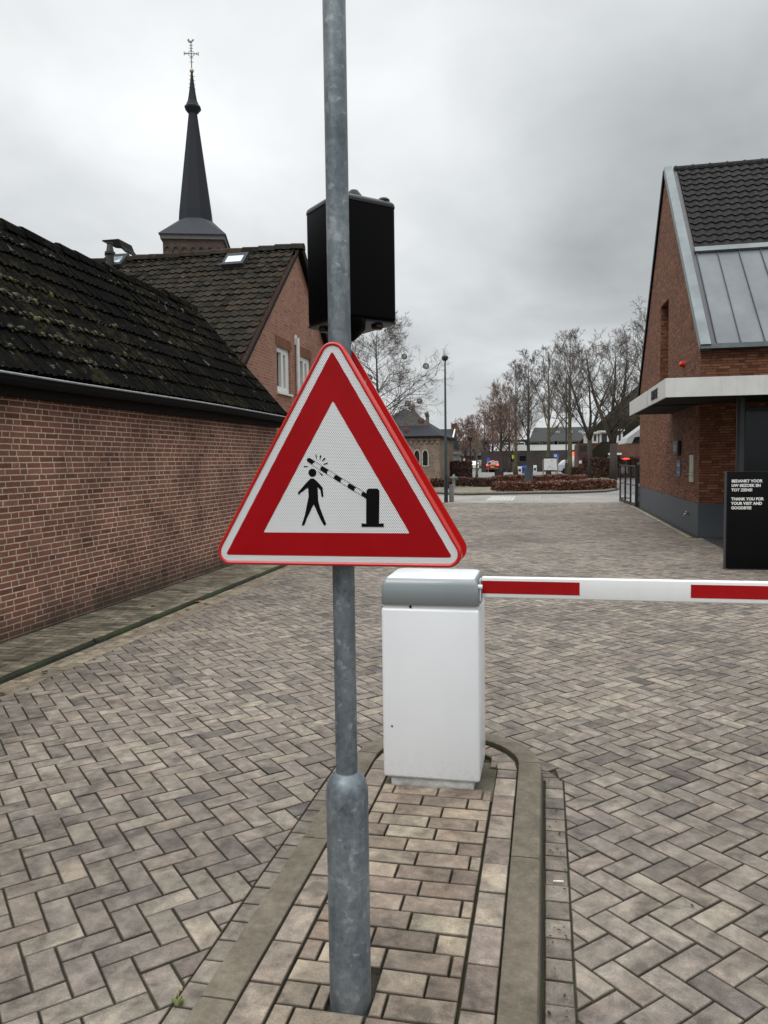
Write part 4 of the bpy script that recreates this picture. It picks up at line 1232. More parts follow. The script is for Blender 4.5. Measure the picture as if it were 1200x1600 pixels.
put_l(MB().prism(ck, lambda u, v, t: (u, t, v + ztop), -0.025, 0.025), 'weathercock', M['iron'])
for i in range(4):
    for a in range(4):
        hk = MB(); hk.tube([(0.1 * math.cos(a * PI / 2 + .4), 0.1 * math.sin(a * PI / 2 + .4), z3 - 0.3 - i * 0.35), ((0.26 + i * .02) * math.cos(a * PI / 2 + .4), (0.26 + i * .02) * math.sin(a * PI / 2 + .4), z3 - 0.25 - i * 0.35)], 0.02, 4)
        put_l(hk, 'crocket', M['lead'])
lv = MB()
for i in range(5): lv.box(-0.75 + i * 0.33, -0.6 + i * 0.33, -tw_ - 0.05, -tw_ + 0.0, zt - 3.2, zt - 2.35)
put_l(lv, 'louvres', M['stone'])

# ------------------------------------------------------------------ RIGHT BUILDING
SX = 2.95; SY0 = 16.05
AY, AZ = 20.95, 8.78
SE = 3.78                          # eaves height
sls = (AZ - SE) / (AY - SY0)
SY1 = 2 * AY - SY0
SXE = 16.0
shop = empty('brick_building', (SX, SY0, 0), 'tall gabled brick building with black tiles and zinc at the right edge', 'building')
nw0, nw1 = 20.15, 20.95 + 0.55
slot = [(20.13, 2.9), (21.5, 2.9), (21.5, 5.48), (20.13, 5.48)]
slot = [(20.13, 2.95), (21.5, 2.95), (21.5, 5.50), (20.13, 5.46)]
gm = MB().prism([(SY0, 0.662), (SY1, 0.662), (SY1, SE), (AY, AZ - 0.1), (SY0, SE)], lambda u, v, t: (t, u, v), SX, SX + 0.4, holes=[[(20.13, 3.1), (20.13, 5.46), (21.48, 5.50), (21.48, 3.1)]])
put(gm, 'gable_wall', M['shop_brick'], shop)
put(MB().box(SX + 0.32, SX + 0.38, 20.14, 21.47, 3.11, 5.45), 'slot_window', M['glass'], shop)
fw = MB().prism([(SX + 0.401, 0.662), (SXE, 0.662), (SXE, SE), (SX + 0.401, SE)], lambda u, v, t: (u, t, v), SY0, SY0 + 0.3, holes=[[(3.70, 0.7), (7.6, 0.7), (7.6, 2.52), (3.70, 2.52)][::-1]])
put(fw, 'front_wall', M['shop_brick'], shop)
put(MB().box(SX - 0.012, SX + 0.38, SY0 - 0.012, SY1, 0.0, 0.660).box(SX + 0.381, SXE, SY0 - 0.012, SY0 + 0.3, 0.0, 0.660), 'plinth', M['plinth'], shop)
# glazing in the front wall
gz_ = put(MB().box(3.71, 7.59, SY0 + 0.14, SY0 + 0.16, 0.70, 2.51), 'shop_window', M['glass'], shop)
fr = MB()
for x_ in (3.70, 5.0, 6.3, 7.54): fr.box(x_, x_ + 0.05, SY0 + 0.08, SY0 + 0.135, 0.7, 2.52)
for z_ in (0.7, 2.46): fr.box(3.752, 7.53, SY0 + 0.082, SY0 + 0.133, z_, z_ + 0.055)
put(fr, 'frame', M['anthracite'], gz_)
# roof: zinc lower band, tiles above
SV = Vector((0, 1, sls)).normalized()
SN = Vector((0, -sls, 1)).normalized()
def sroof(x, s, h): return Vector((x, SY0 - 0.10, SE - 0.08)) + SV * s + SN * h
STOT = math.hypot(AY - SY0 + 0.1, AZ - SE + 0.08)
# where zinc ends: photo y 390 at right
zs = (6.35 - SE) / sls / SV.y + 0.1
zs = STOT * 0.455
zp = MB(); px_ = SX + 0.52
zinc_panels = []
zp.faces([sroof(SX + 0.26, 0.02, 0.03), sroof(SXE, 0.02, 0.03), sroof(SXE, zs, 0.03), sroof(SX + 0.26, zs, 0.03), sroof(SX + 0.26, 0.02, -0.1), sroof(SXE, 0.02, -0.1), sroof(SXE, zs, -0.1), sroof(SX + 0.26, zs, -0.1)],
         [(0, 1, 2, 3), (7, 6, 5, 4), (0, 4, 5, 1), (1, 5, 6, 2), (2, 6, 7, 3), (3, 7, 4, 0)])
zr_ = put(zp, 'zinc_roof', M['zinc'], shop)
put(MB().obox(sroof(SX + 0.20, -0.04, 0.0), sroof(SX + 0.20, STOT - 0.05, 0.0), 0.13, 0.06, up=SN), 'verge_channel', M['anthracite'], shop)
x_ = SX + 0.27
sm = MB()
while x_ < SXE:
    sm.obox(sroof(x_, 0.03, 0.045), sroof(x_, zs - 0.02, 0.045), 0.014, 0.035, up=SN); x_ += 0.43
put(sm, 'standing_seams', M['anthracite'], zr_)
put(MB().obox(sroof(SX + 0.24, zs + 0.05, 0.07), sroof(SXE, zs + 0.05, 0.07), 0.17, 0.05, up=SN), 'zinc_flashing', M['zinc_light'], shop)
put(MB().obox(sroof(SX - 0.03, -0.02, 0.02), sroof(SXE, -0.02, 0.02), 0.10, 0.09, up=(0, 0, 1)), 'eaves_gutter', M['zinc_light'], shop)
stl = tiled_roof(MB(), sroof(SX + 0.27, zs + 0.13, 0.04), (1, 0, 0), SV, SXE - SX - 0.3, STOT - zs - 0.16, 0.225, 0.258, amp=0.019, lip=0.026, seed=9, per=12, jag=0.0012)
put(stl, 'tiled_roof', M['shop_tile'], shop, recalc=False, smooth=True, autos=40)
rt = MB(); x_ = SX + 0.20
while x_ < SXE:
    pr = [(-0.13, -0.10), (-0.11, 0.0), (-0.06, 0.06), (0, 0.075), (0.06, 0.06), (0.11, 0.0), (0.13, -0.10)]
    rt.rings([[(x_, AY + a, AZ + 0.02 + b) for a, b in pr], [(x_ + 0.05, AY + a * 1.12, AZ + 0.02 + b * 1.25) for a, b in pr], [(x_ + 0.08, AY + a, AZ + 0.02 + b) for a, b in pr], [(x_ + 0.40, AY + a, AZ + 0.02 + b) for a, b in pr]], r=0.5); x_ += 0.40
put(rt, 'ridge_tiles', M['shop_tile'], shop)
# zinc verge facing the street side (near slope), black verge on the far slope
vz = MB()
vz.faces([sroof(SX - 0.04, -0.05, 0.10), sroof(SX + 0.15, -0.05, 0.10), sroof(SX + 0.15, STOT + 0.02, 0.10), sroof(SX - 0.04, STOT + 0.02, 0.10),
          sroof(SX - 0.04, -0.05, -0.06), sroof(SX + 0.15, -0.05, -0.06), sroof(SX + 0.15, STOT + 0.02, -0.06), sroof(SX - 0.04, STOT + 0.02, -0.06)],
         [(0, 1, 2, 3), (7, 6, 5, 4), (0, 4, 5, 1), (1, 5, 6, 2), (2, 6, 7, 3), (3, 7, 4, 0)])
put(vz, 'zinc_verge', M['zinc_light'], shop)
bv = MB().obox((SX + 0.06, AY - 0.0, AZ - 0.02), (SX + 0.06, SY1 + 0.15, SE - 0.18), 0.22, 0.16, up=(0, sls, 1))
put(bv, 'black_verge', M['verge_black'], shop)
put(MB().faces([(SX + 0.18, AY, AZ), (SXE, AY, AZ), (SXE, SY1, SE), (SX + 0.18, SY1, SE), (SX + 0.18, AY, AZ - .1), (SXE, AY, AZ - .1), (SXE, SY1, SE - .1), (SX + 0.18, SY1, SE - .1)],
    [(0, 1, 2, 3), (7, 6, 5, 4), (0, 4, 5, 1), (1, 5, 6, 2), (2, 6, 7, 3), (3, 7, 4, 0)]), 'rear_roof', M['shop_tile'], shop)
put(MB().box(SX + 0.4, SXE, SY1 - 0.3, SY1, 0, SE), 'rear_wall', M['shop_brick'], shop)
# canopy round the corner
CX0, CYF, CYB = 2.02, 13.85, 19.55
CZ0, CZ1 = 2.595, 2.905
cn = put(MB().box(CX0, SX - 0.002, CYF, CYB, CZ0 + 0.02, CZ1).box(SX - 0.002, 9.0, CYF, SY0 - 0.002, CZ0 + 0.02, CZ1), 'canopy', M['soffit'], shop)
put(MB().box(CX0 - 0.03, CX0 - 0.001, CYF - 0.03, 16.13, CZ0, CZ1 + 0.01).box(CX0 - 0.03, CX0 - 0.001, 16.30, CYB, CZ0, CZ1 + 0.01).box(CX0 - 0.0005, 9.0, CYF - 0.03, CYF - 0.001, CZ0, CZ1 + 0.01), 'fascia', M['fascia_white'], cn)
put(MB().box(CX0 - 0.01, 9.0, 16.14, 16.29, CZ0 + 0.005, CZ0 + 0.018), 'soffit_groove', M['verge_black'], cn)


def text_mesh(name, body, size, mat, parent, M4, extrude=0.002, offset=0.0, sx=1.0, space=1.0):
    cu = bpy.data.curves.new(name, 'FONT'); cu.body = body; cu.size = size; cu.extrude = extrude; cu.offset = offset
    cu.space_line = space; cu.resolution_u = 3
    o = bpy.data.objects.new(name, cu); COL.objects.link(o)
    bpy.context.view_layer.update()
    me = bpy.data.meshes.new_from_object(o.evaluated_get(bpy.context.evaluated_depsgraph_get()))
    bpy.data.objects.remove(o)
    me.transform(Matrix.Diagonal((sx, 1, 1, 1))); me.transform(M4)
    me.materials.clear(); me.materials.append(mat); me.name = name
    ob = bpy.data.objects.new(name, me); COL.objects.link(ob)
    ob.parent = parent; ob.matrix_parent_inverse = world_of(parent).inverted()
    return ob
# letters on the canopy's street side (reading direction away from the viewer's right)
Mside = Matrix.Translation((CX0 - 0.034, 15.55, CZ0 + 0.075)) @ Matrix(((0, 0, -1, 0), (-1, 0, 0, 0), (0, 1, 0, 0), (0, 0, 0, 1)))
text_mesh('lettering', 'ENTREE', 0.235, M['sign_black'], cn, Mside, 0.012, 0.006, 0.95)
# column
cx0 = on_y(1157, 700, 14.6).x
put(MB().tube([(cx0, 14.6, 0.0), (cx0, 14.6, CZ0 + 0.02)], 0.075, 20), 'column', M['anthracite'], shop, smooth=True, autos=40)
# fittings on the side wall
def wallbox(name, px0, px1, py0, py1, mat, d, label, cat):
    a = on_x(px0, (py0 + py1) / 2, SX); b = on_x(px1, (py0 + py1) / 2, SX)
    t = on_x((px0 + px1) / 2, py0, SX); u = on_x((px0 + px1) / 2, py1, SX)
    y0, y1 = sorted((a.y, b.y)); z0, z1 = sorted((t.z, u.z))
    return (y0, y1, z0, z1)
y0, y1, z0, z1 = wallbox('', 1057, 1064.5, 689, 711, None, 0, '', '')
wl = empty('wall_lamp', (SX, (y0 + y1) / 2, z0), 'black box-shaped wall lamp on the brick side wall under the canopy', 'wall lamp')
put(MB().box(SX - 0.08, SX - 0.002, y0, y1, z0, z1), 'housing', M['black_steel'], wl, bevel=0.01)
put(MB().box(SX - 0.086, SX - 0.081, y0 + 0.08, y1 - 0.08, z0 + 0.08, z1 - 0.08), 'lens', M['grey_box'], wl)
y0, y1, z0, z1 = wallbox('', 1058.5, 1064.5, 719, 744, None, 0, '', '')
nb = empty('notice_plate', (SX, (y0 + y1) / 2, z0), 'narrow dark blue notice plate on the wall directly below the wall lamp', 'notice')
put(MB().box(SX - 0.02, SX - 0.002, y0, y1, z0, z1), 'plate', M['notice_blue'], nb)
put(MB().box(SX - 0.022, SX - 0.0205, y0 + 0.1, y1 - 0.1, z1 - 0.13, z1 - 0.1).box(SX - 0.022, SX - 0.0205, (y0 + y1) / 2 - 0.06, (y0 + y1) / 2 + 0.06, z0 + 0.22, z0 + 0.3).box(SX - 0.022, SX - 0.0205, y0 + 0.15, y1 - 0.1, z0 + 0.08, z0 + 0.1), 'print', M['sticker'], nb)
y0, y1, z0, z1 = wallbox('', 1079, 1085, 711, 753, None, 0, '', '')
nb = empty('notice_board', (SX, (y0 + y1) / 2, z0), 'tall pale green-white notice panel on the side wall nearest the corner', 'notice')
put(MB().box(SX - 0.03, SX - 0.002, y0, y1, z0, z1), 'panel', M['sticker'], nb)
put(MB().box(SX - 0.033, SX - 0.0305, y0 + 0.02, y1 - 0.02, z0 + 0.12, z0 + 0.14).box(SX - 0.033, SX - 0.0305, y0 + 0.02, y1 - 0.02, z0 + 0.19, z0 + 0.2).box(SX - 0.033, SX - 0.0305, y1 - 0.05, y1 - 0.03, z0 + 0.2, z1 - 0.05), 'trim', M['post_grey'], nb)
p = on_x(1069, 569, SX)
be = empty('alarm_beacon', tuple(p), 'small red alarm beacon on the brick wall just above the canopy', 'beacon')
put(MB().tube([(SX - 0.001, p.y, p.z), (SX - 0.05, p.y, p.z)], 0.07, 16), 'base', M['siren'], be, smooth=True, autos=40)
dm = MB(); dm.rings([[(SX - 0.05 - 0.06 * math.sin(a), p.y + 0.06 * math.cos(a) * math.cos(t), p.z + 0.06 * math.cos(a) * math.sin(t)) for t in [2 * PI * k / 14 for k in range(14)]] for a in (0, 0.4, 0.8, 1.2, 1.5)])
put(dm, 'dome', M['siren'], be, smooth=True)
p = on_x(1075, 803, SX - 0.02)
tp_ = empty('wall_tap', tuple(p), 'small metal garden tap fixed to the grey plinth', 'tap')
put(MB().tube([(SX - 0.012, p.y, p.z), (SX - 0.09, p.y, p.z), (SX - 0.11, p.y, p.z - 0.05)], 0.014, 10), 'spout', M['alu'], tp_, smooth=True)
put(MB().tube([(SX - 0.06, p.y - 0.05, p.z + 0.05), (SX - 0.06, p.y + 0.05, p.z + 0.05)], 0.012, 8).tube([(SX - 0.06, p.y, p.z), (SX - 0.06, p.y, p.z + 0.05)], 0.009, 8), 'handle', M['alu'], tp_, smooth=True)
# black banner panel
bnx, bny = 2.455, 11.42
bp = empty('text_panel', (bnx, bny, 0), 'black freestanding panel with white thank-you lettering in front of the entrance', 'sign')
tz1 = on_y(1135, 737, bny).z
pn = put(MB().box(bnx + 0.012, bnx + 1.25, bny, bny + 0.10, 0.02, tz1), 'panel', M['sign_black'], bp, bevel=0.003)
put(MB().box(bnx, bnx + 0.0115, bny - 0.005, bny + 0.105, 0.0, tz1 + 0.004), 'edge_strip', M['anthracite'], bp)
put(MB().box(bnx + 0.05, bnx + 1.2, bny + 0.02, bny + 0.08, 0.0, 0.022), 'foot', M['anthracite'], bp)
ta = on_y(1143, 750, bny)
Mf = Matrix.Translation((ta.x, bny - 0.004, ta.z - 0.033)) @ Matrix(((1, 0, 0, 0), (0, 0, -1, 0), (0, 1, 0, 0), (0, 0, 0, 1)))
text_mesh('lettering', 'BEDANKT VOOR\nUW BEZOEK EN\nTOT ZIENS!\n\nTHANK YOU FOR\nYOUR VISIT AND\nGOODBYE!', 0.0545, M['text_white'], pn, Mf, 0.0015, 0.0020, 0.95, 1.14)

# glazed wind screen, bin and red heater at the terrace
gl0 = on_ground(969, 783); gl1 = on_ground(994.5, 792)
ws = empty('wind_screen', (gl1.x, gl1.y, 0), 'black framed glass wind screen standing beside the building corner', 'wind screen')
frm = MB(); zt_ = on_y(996, 727, gl1.y).z
for i in range(4):
    t = i / 3; x_ = gl0.x + (gl1.x - gl0.x) * t; y_ = gl0.y + (gl1.y - gl0.y) * t
    frm.box(x_ - 0.03 - 0.02 * (i == 3), x_ + 0.03 + 0.03 * (i == 3), y_ - 0.03, y_ + 0.03, 0, zt_)
frm.obox((gl0.x, gl0.y, 0.06), (gl1.x, gl1.y, 0.06), 0.05, 0.08); frm.obox((gl0.x, gl0.y, zt_ - 0.03), (gl1.x, gl1.y, zt_ - 0.03), 0.05, 0.05); frm.obox((gl0.x, gl0.y, 0.68), (gl1.x, gl1.y, 0.68), 0.03, 0.03)
frm.obox((gl1.x, gl1.y, 0.62), (gl1.x + 0.5, gl1.y, 0.62), 0.04, 0.05); frm.obox((gl1.x, gl1.y, 0.38), (gl1.x + 0.5, gl1.y, 0.38), 0.04, 0.05)
frm.obox((gl1.x, gl1.y, 0.10), (gl1.x + 0.5, gl1.y, 0.10), 0.04, 0.14)
put(frm, 'frame', M['black_steel'], ws)
mg, tg, bsg = new_mat('clear_glass'); bsg.inputs['Transmission Weight'].default_value = 1.0; bsg.inputs['Roughness'].default_value = 0.02; bsg.inputs['IOR'].default_value = 1.05
tg.put(bsg.inputs['Base Color'], (0.82, 0.84, 0.84, 1))
put(MB().obox((gl0.x, gl0.y, 0.75), (gl1.x, gl1.y, 0.75), 0.012, 1.2), 'glass', mg, ws)
bn = on_ground(1003, 777); bn.x = max(bn.x, 3.0)
bb = empty('parcel_stand', (2.97, 25.2, 0), 'black rounded waste bin on a post between wind screen and wall', 'bin')
bpx = on_y(1002.5, 750, 25.9).x
put(MB().box(bpx - 0.13, bpx + 0.22, 25.8, 26.1, 0.75, 1.42), 'bin_body', M['black_steel'], bb, bevel=0.04)
put(MB().tube([(bpx + 0.04, 25.95, 0), (bpx + 0.04, 25.95, 0.76)], 0.04, 10), 'post', M['black_steel'], bb)
hp_ = on_y(978, 717, 31.0)
ht = empty('patio_heater', (hp_.x, 31.0, 0), 'slim black terrace heater with a glowing red head beyond the wind screen', 'heater')
put(MB().tube([(hp_.x, 31, 0.05), (hp_.x, 31, hp_.z - 0.05)], 0.03, 10).lathe([(0.2, 0.01), (0.2, 0.04), (0.05, 0.08)], (hp_.x, 31), 16), 'stand', M['black_steel'], ht)
put(MB().lathe([(0.05, hp_.z - 0.04), (0.12, hp_.z - 0.02), (0.16, hp_.z), (0.12, hp_.z + 0.025), (0.04, hp_.z + 0.04)], (hp_.x, 31), 18), 'glowing_head', M['red_lamp'], ht, smooth=True)
# awning beyond the building
aw0 = on_y(975, 688, 33)
aw = empty('awning', (aw0.x, 33, 0), 'grey sloping terrace awning beside the far corner of the brick building', 'awning')
ax = aw0.x
top = on_y(1004, 668, 33).z; low = on_y(975, 690, 33).z; mid = on_y(986, 690, 33).z
Pa = lambda L_: [(on_y(a, b_, 33).x, on_y(a, b_, 33).z) for a, b_ in L_]
put(MB().prism(Pa([(974, 693), (979, 684), (1010, 661), (1010, 681), (988, 684), (984, 693)]), lambda u, v, t: (u, t, v), 32.2, 35.5), 'cloth', M['awning'], aw)
put(MB().prism(Pa([(985, 693), (989, 685), (1010, 682), (1010, 693)]), lambda u, v, t: (u, t, v), 32.4, 35.3), 'valance', M['awning_in'], aw)
for u in (1.2, 2.4): put(MB().tube([(ax + u, 32.3, 0), (ax + u, 32.3, low)], 0.04, 8), 'support_post', M['black_steel'], aw)


# ------------------------------------------------------------------ TREES
def make_tree(name, base, H, spread, label, seed, bark, twig, upright=0.6, trunk_r=0.16, clear=0.28, n1=22, n2=8, n3=6, n4=4, fork=False, minr=0.010, group=None, wrap=False, droop=0.0, top=1.0):
    r = random.Random(seed)
    root = empty(name, tuple(base), label, 'tree', group)
    B = Vector(base); tr = MB(); cr = MB()
    def branch(p, d, L, rad, lev, mb, sides):
        n = 4 if lev <= 1 else 3
        pts = [p]; rads = [rad]; dd = d.copy()
        for i in range(n):
            dd = (dd + Vector((r.gauss(0, .07 if lev < 3 else .12), r.gauss(0, .07 if lev < 3 else .12), r.gauss(0, .06) + (0.12 * upright - droop) * (1 if lev < 4 else 0.4)))).normalized()
            pts.append(pts[-1] + dd * L / n); rads.append(max(minr * 0.6, rad * (1 - 0.8 * (i + 1) / n)))
        mb.tube(pts, rads, sides, cap=False)
        return pts
    def sub(pts, rad, L, lev, cnt):
        for i in range(cnt):
            t = r.uniform(0.22, 1.0) * (len(pts) - 1); k = min(int(t), len(pts) - 2)
            p = pts[k].lerp(pts[k + 1], t - k); ax_ = (pts[k + 1] - pts[k]).normalized()
            side_ = ax_.cross(Vector((r.gauss(0, 1), r.gauss(0, 1), r.gauss(0, 1)))).normalized()
            ang = r.uniform(0.45, 0.95)
            d = (ax_ * math.cos(ang) + side_ * math.sin(ang)).normalized()
            l = L * r.uniform(0.35, 0.62) * (1.15 - 0.5 * t / (len(pts) - 1)); rr_ = max(minr, rad * 0.38)
            q = branch(p, d, l, rr_, lev, cr, 4 if lev < 3 else 3)
            if lev == 2: sub(q, rr_, l, 3, n3)
            elif lev == 3 and n4: sub(q, rr_, l, 4, n4)
    leaders = []
    ztop = H * top
    if fork:
        zc_ = H * clear
        tr.tube([B - Vector((0, 0, .1)), B + Vector((0.02, 0, zc_ * .5)), B + Vector((0.0, 0, zc_))], [trunk_r * 1.25, trunk_r, trunk_r * 0.95], 10)
        for k, (dx, dy) in enumerate(((-0.45, 0.1), (0.30, -0.1), (0.05, 0.4), (0.5, 0.3))[:3]):
            pts = [B + Vector((0, 0, zc_))]; d = Vector((dx, dy, 1)).normalized(); l = (H - zc_) / 6 * (1 - 0.06 * k)
            for i in range(6):
                d = (d + Vector((r.gauss(0, .07), r.gauss(0, .07), 0.22))).normalized(); pts.append(pts[-1] + d * l)
            rads = [trunk_r * 0.72 * (1 - 0.88 * i / 6) for i in range(7)]
            tr.tube(pts, rads, 8); leaders.append((pts, rads))
    else:
        pts = [B - Vector((0, 0, .1))]; nn_ = 9; rads = [trunk_r * 1.2]
        for i in range(nn_):
            pts.append(B + Vector((r.gauss(0, 0.02 * H / 10), r.gauss(0, 0.02 * H / 10), H * (i + 1) / nn_ * 0.97))); rads.append(trunk_r * (1 - 0.93 * ((i + 1) / nn_) ** 0.9))
        tr.tube(pts, rads, 9); leaders.append((pts, rads))
    for pts, rads in leaders:
        m = len(pts) - 1
        zb_ = B.z + H * clear
        for i in range(n1 // len(leaders)):
            t = (i + r.random()) / (n1 // len(leaders))
            z_ = zb_ + (B.z + H * 0.96 - zb_) * t ** 0.9
            k = 0
            while k < m - 1 and pts[k + 1].z < z_: k += 1
            den = pts[k + 1].z - pts[k].z; f = min(1, max(0, (z_ - pts[k].z) / den)) if abs(den) > 1e-4 else 0
            p = pts[k].lerp(pts[k + 1], f)
            a = r.random() * 2 * PI
            up = 0.55 + upright * (0.5 + 0.9 * t)
            d = Vector((math.cos(a), math.sin(a), up)).normalized()
            L = spread * (1.25 - 0.8 * t) * r.uniform(0.75, 1.15) * (1 + 0.25 * up)
            rd_ = max(minr * 1.5, (rads[k] + (rads[k + 1] - rads[k]) * f) * 0.42)
            q = branch(p, d, L, rd_, 1, tr if rd_ > 0.03 else cr, 5)
            sub(q, rd_, L, 2, n2)
    put(tr, 'trunk', bark, root, smooth=True)
    put(cr, 'crown', twig, root, recalc=False)
    if wrap:
        put(MB().lathe([(trunk_r * 1.9, 0), (trunk_r * 1.75, 0.2), (trunk_r * 1.7, 1.12)], (B.x, B.y), 14), 'trunk_guard', M['wrap'], root, smooth=True, autos=40)
    return root


def tree_at(px, py_, topy, halfw, label, seed, **kw):
    b = on_ground(px, py_); H = on_y(px, topy, b.y).z
    spread = halfw / 1200 * b.y * 1.02
    kw.setdefault('twig', M['twig']); kw.setdefault('bark', M['bark'])
    return make_tree(kw.pop('name', 'bare_tree'), (b.x, b.y, 0), H, spread, label, seed, kw.pop('bark'), kw.pop('twig'), minr=kw.pop('minr', 0.00013 * b.y), **kw)


G1 = 'bare street trees in a row'
# wide tree hung with balls, behind the signs
b = on_ground(592, 772)
make_tree('bare_tree', (b.x, b.y, 0), 7.9, 2.9, 'spreading bare tree hung with wicker balls behind the warning sign', 31, M['bark'], M['twig'], upright=0.10, trunk_r=0.15, clear=0.22, n1=42, n2=9, n3=6, n4=5, minr=0.0055)
TY = b.y
tree_at(826, 764, 560, 34, 'bare street tree with dark slate-coloured trunk guard standing in the hedge', 41, upright=0.75, trunk_r=0.13, clear=0.30, group=G1, wrap=True, n1=28, bark=M['bark'])
tree_at(806, 744, 580, 30, 'slim bare tree with mossy trunk just left of the guarded tree', 42, upright=0.8, trunk_r=0.20, clear=0.25, group=G1, bark=M['bark_moss'], n1=26, twig=M['twig'])
tree_at(783, 746, 612, 36, 'reddish-brown twiggy bare tree right behind the black bin', 43, upright=0.7, trunk_r=0.20, clear=0.22, group=G1, twig=M['twig_red'], bark=M['bark'], n1=28, n2=8)
tree_at(857, 742, 553, 34, 'bare tree with dark stem rising behind the information board', 44, upright=0.8, trunk_r=0.24, clear=0.28, group=G1, bark=M['bark_moss'], n1=26)
tree_at(890, 745, 527, 40, 'tallest bare tree with pale mossy trunk beside the dark flagpole', 45, upright=0.75, trunk_r=0.25, clear=0.30, group=G1, bark=M['bark_moss'], n1=28)
tree_at(921, 748, 548, 44, 'forked bare tree with two wide limbs left of the tall hedge', 46, upright=0.6, trunk_r=0.19, clear=0.30, group=G1, fork=True, n1=27)
tree_at(958, 750, 530, 52, 'thick dark bare tree in front of the tall hedge', 47, upright=0.5, trunk_r=0.25, clear=0.26, group=G1, fork=True, n1=36, n2=8, bark=M['bark'])
tree_at(1012, 748, 500, 52, 'bare tree half hidden behind the gable of the right building', 48, upright=0.55, trunk_r=0.3, clear=0.3, group=G1, n1=26)
for i, (px, py_, ty, hw, lb) in enumerate(((770, 737, 640, 30, 'brown bare tree above the parked red car'), (757, 734, 652, 24, 'hazy brown bare tree straight above the far road'), (742, 733, 655, 22, 'brown bare tree behind the street lantern'),
                                           (728, 733, 662, 22, 'distant brown bare tree left of the street lantern'), (716, 732, 668, 20, 'leftmost distant bare tree beside the far house chimney'), (796, 738, 625, 26, 'russet bare tree between the bins and the yellow sign'))):
    b = on_ground(px, py_)
    tree_at(px, py_, ty, hw, lb, 60 + i, upright=0.6, trunk_r=0.22, clear=0.16, group='distant bare trees along the far road', twig=M['twig_red'], n1=24, n2=8, n3=5, n4=3, minr=0.00016 * b.y)
tree_at(745, 747, 668, 7, 'thin young bare tree beside the street lantern', 70, upright=1.0, trunk_r=0.12, clear=0.5, n1=9, n2=3, n3=2, n4=0, bark=M['bark_moss'])

# wicker balls in the tree
ballm = plain('wicker_wire', (0.10, 0.08, 0.07), 0.8)
ballr = plain('wicker_red', (0.13, 0.05, 0.045), 0.8)
proto = None
for i, (px, py_, rad, m_, lb) in enumerate(((631.7, 557, 0.13, 0, 'topmost grey wicker ball in the tree'), (665.5, 572, 0.14, 0, 'dark wicker ball at the upper right of the tree crown'), (577.5, 590, 0.13, 0, 'dark wicker ball just right of the second sign edge'),
                                       (655.8, 626.7, 0.13, 0, 'pale wicker ball lower right, above the chapel gable'), (637, 630.5, 0.14, 0, 'dark wicker ball nearest the chapel gable tip'), (642, 637, 0.12, 0, 'wicker ball touching the chapel gable tip'),
                                       (666.7, 647, 0.09, 0, 'smallest wicker ball beside the chapel pinnacle'), (658, 657.5, 0.15, 1, 'reddish wicker ball in front of the chapel gable'), (634.7, 672.5, 0.14, 1, 'lowest reddish wicker ball in front of the chapel roof'))):
    yb = TY - 1.3 + 0.25 * (i % 5)
    c = on_y(px, py_, yb)
    bl = MB()
    for k in range(7):
        a = k * PI / 7 + i
        ax1 = Vector((math.cos(a), math.sin(a), 0.3 * math.sin(3 * a))).normalized(); ax2 = ax1.cross(Vector((0.2, 0.1, 1))).normalized()
        ax3 = ax1.cross(ax2)
        pts = [(ax2 * math.cos(2 * PI * t / 14) + ax3 * math.sin(2 * PI * t / 14)) * rad for t in range(15)]
        bl.tube(pts, 0.010, 4)
    for zz in (-0.5, 0, 0.5):
        rr_ = math.sqrt(1 - zz * zz) * rad
        bl.tube([(rr_ * math.cos(2 * PI * t / 14), rr_ * math.sin(2 * PI * t / 14), zz * rad) for t in range(15)], 0.010, 4)
    bl.tube([(0, 0, rad), (0, 0, rad + 0.35)], 0.005, 4)
    o = bl.build('wicker_ball', ballr if m_ else ballm); o.location = c
    tag(o, lb, 'ornament', 'wicker balls hanging in the bare tree')


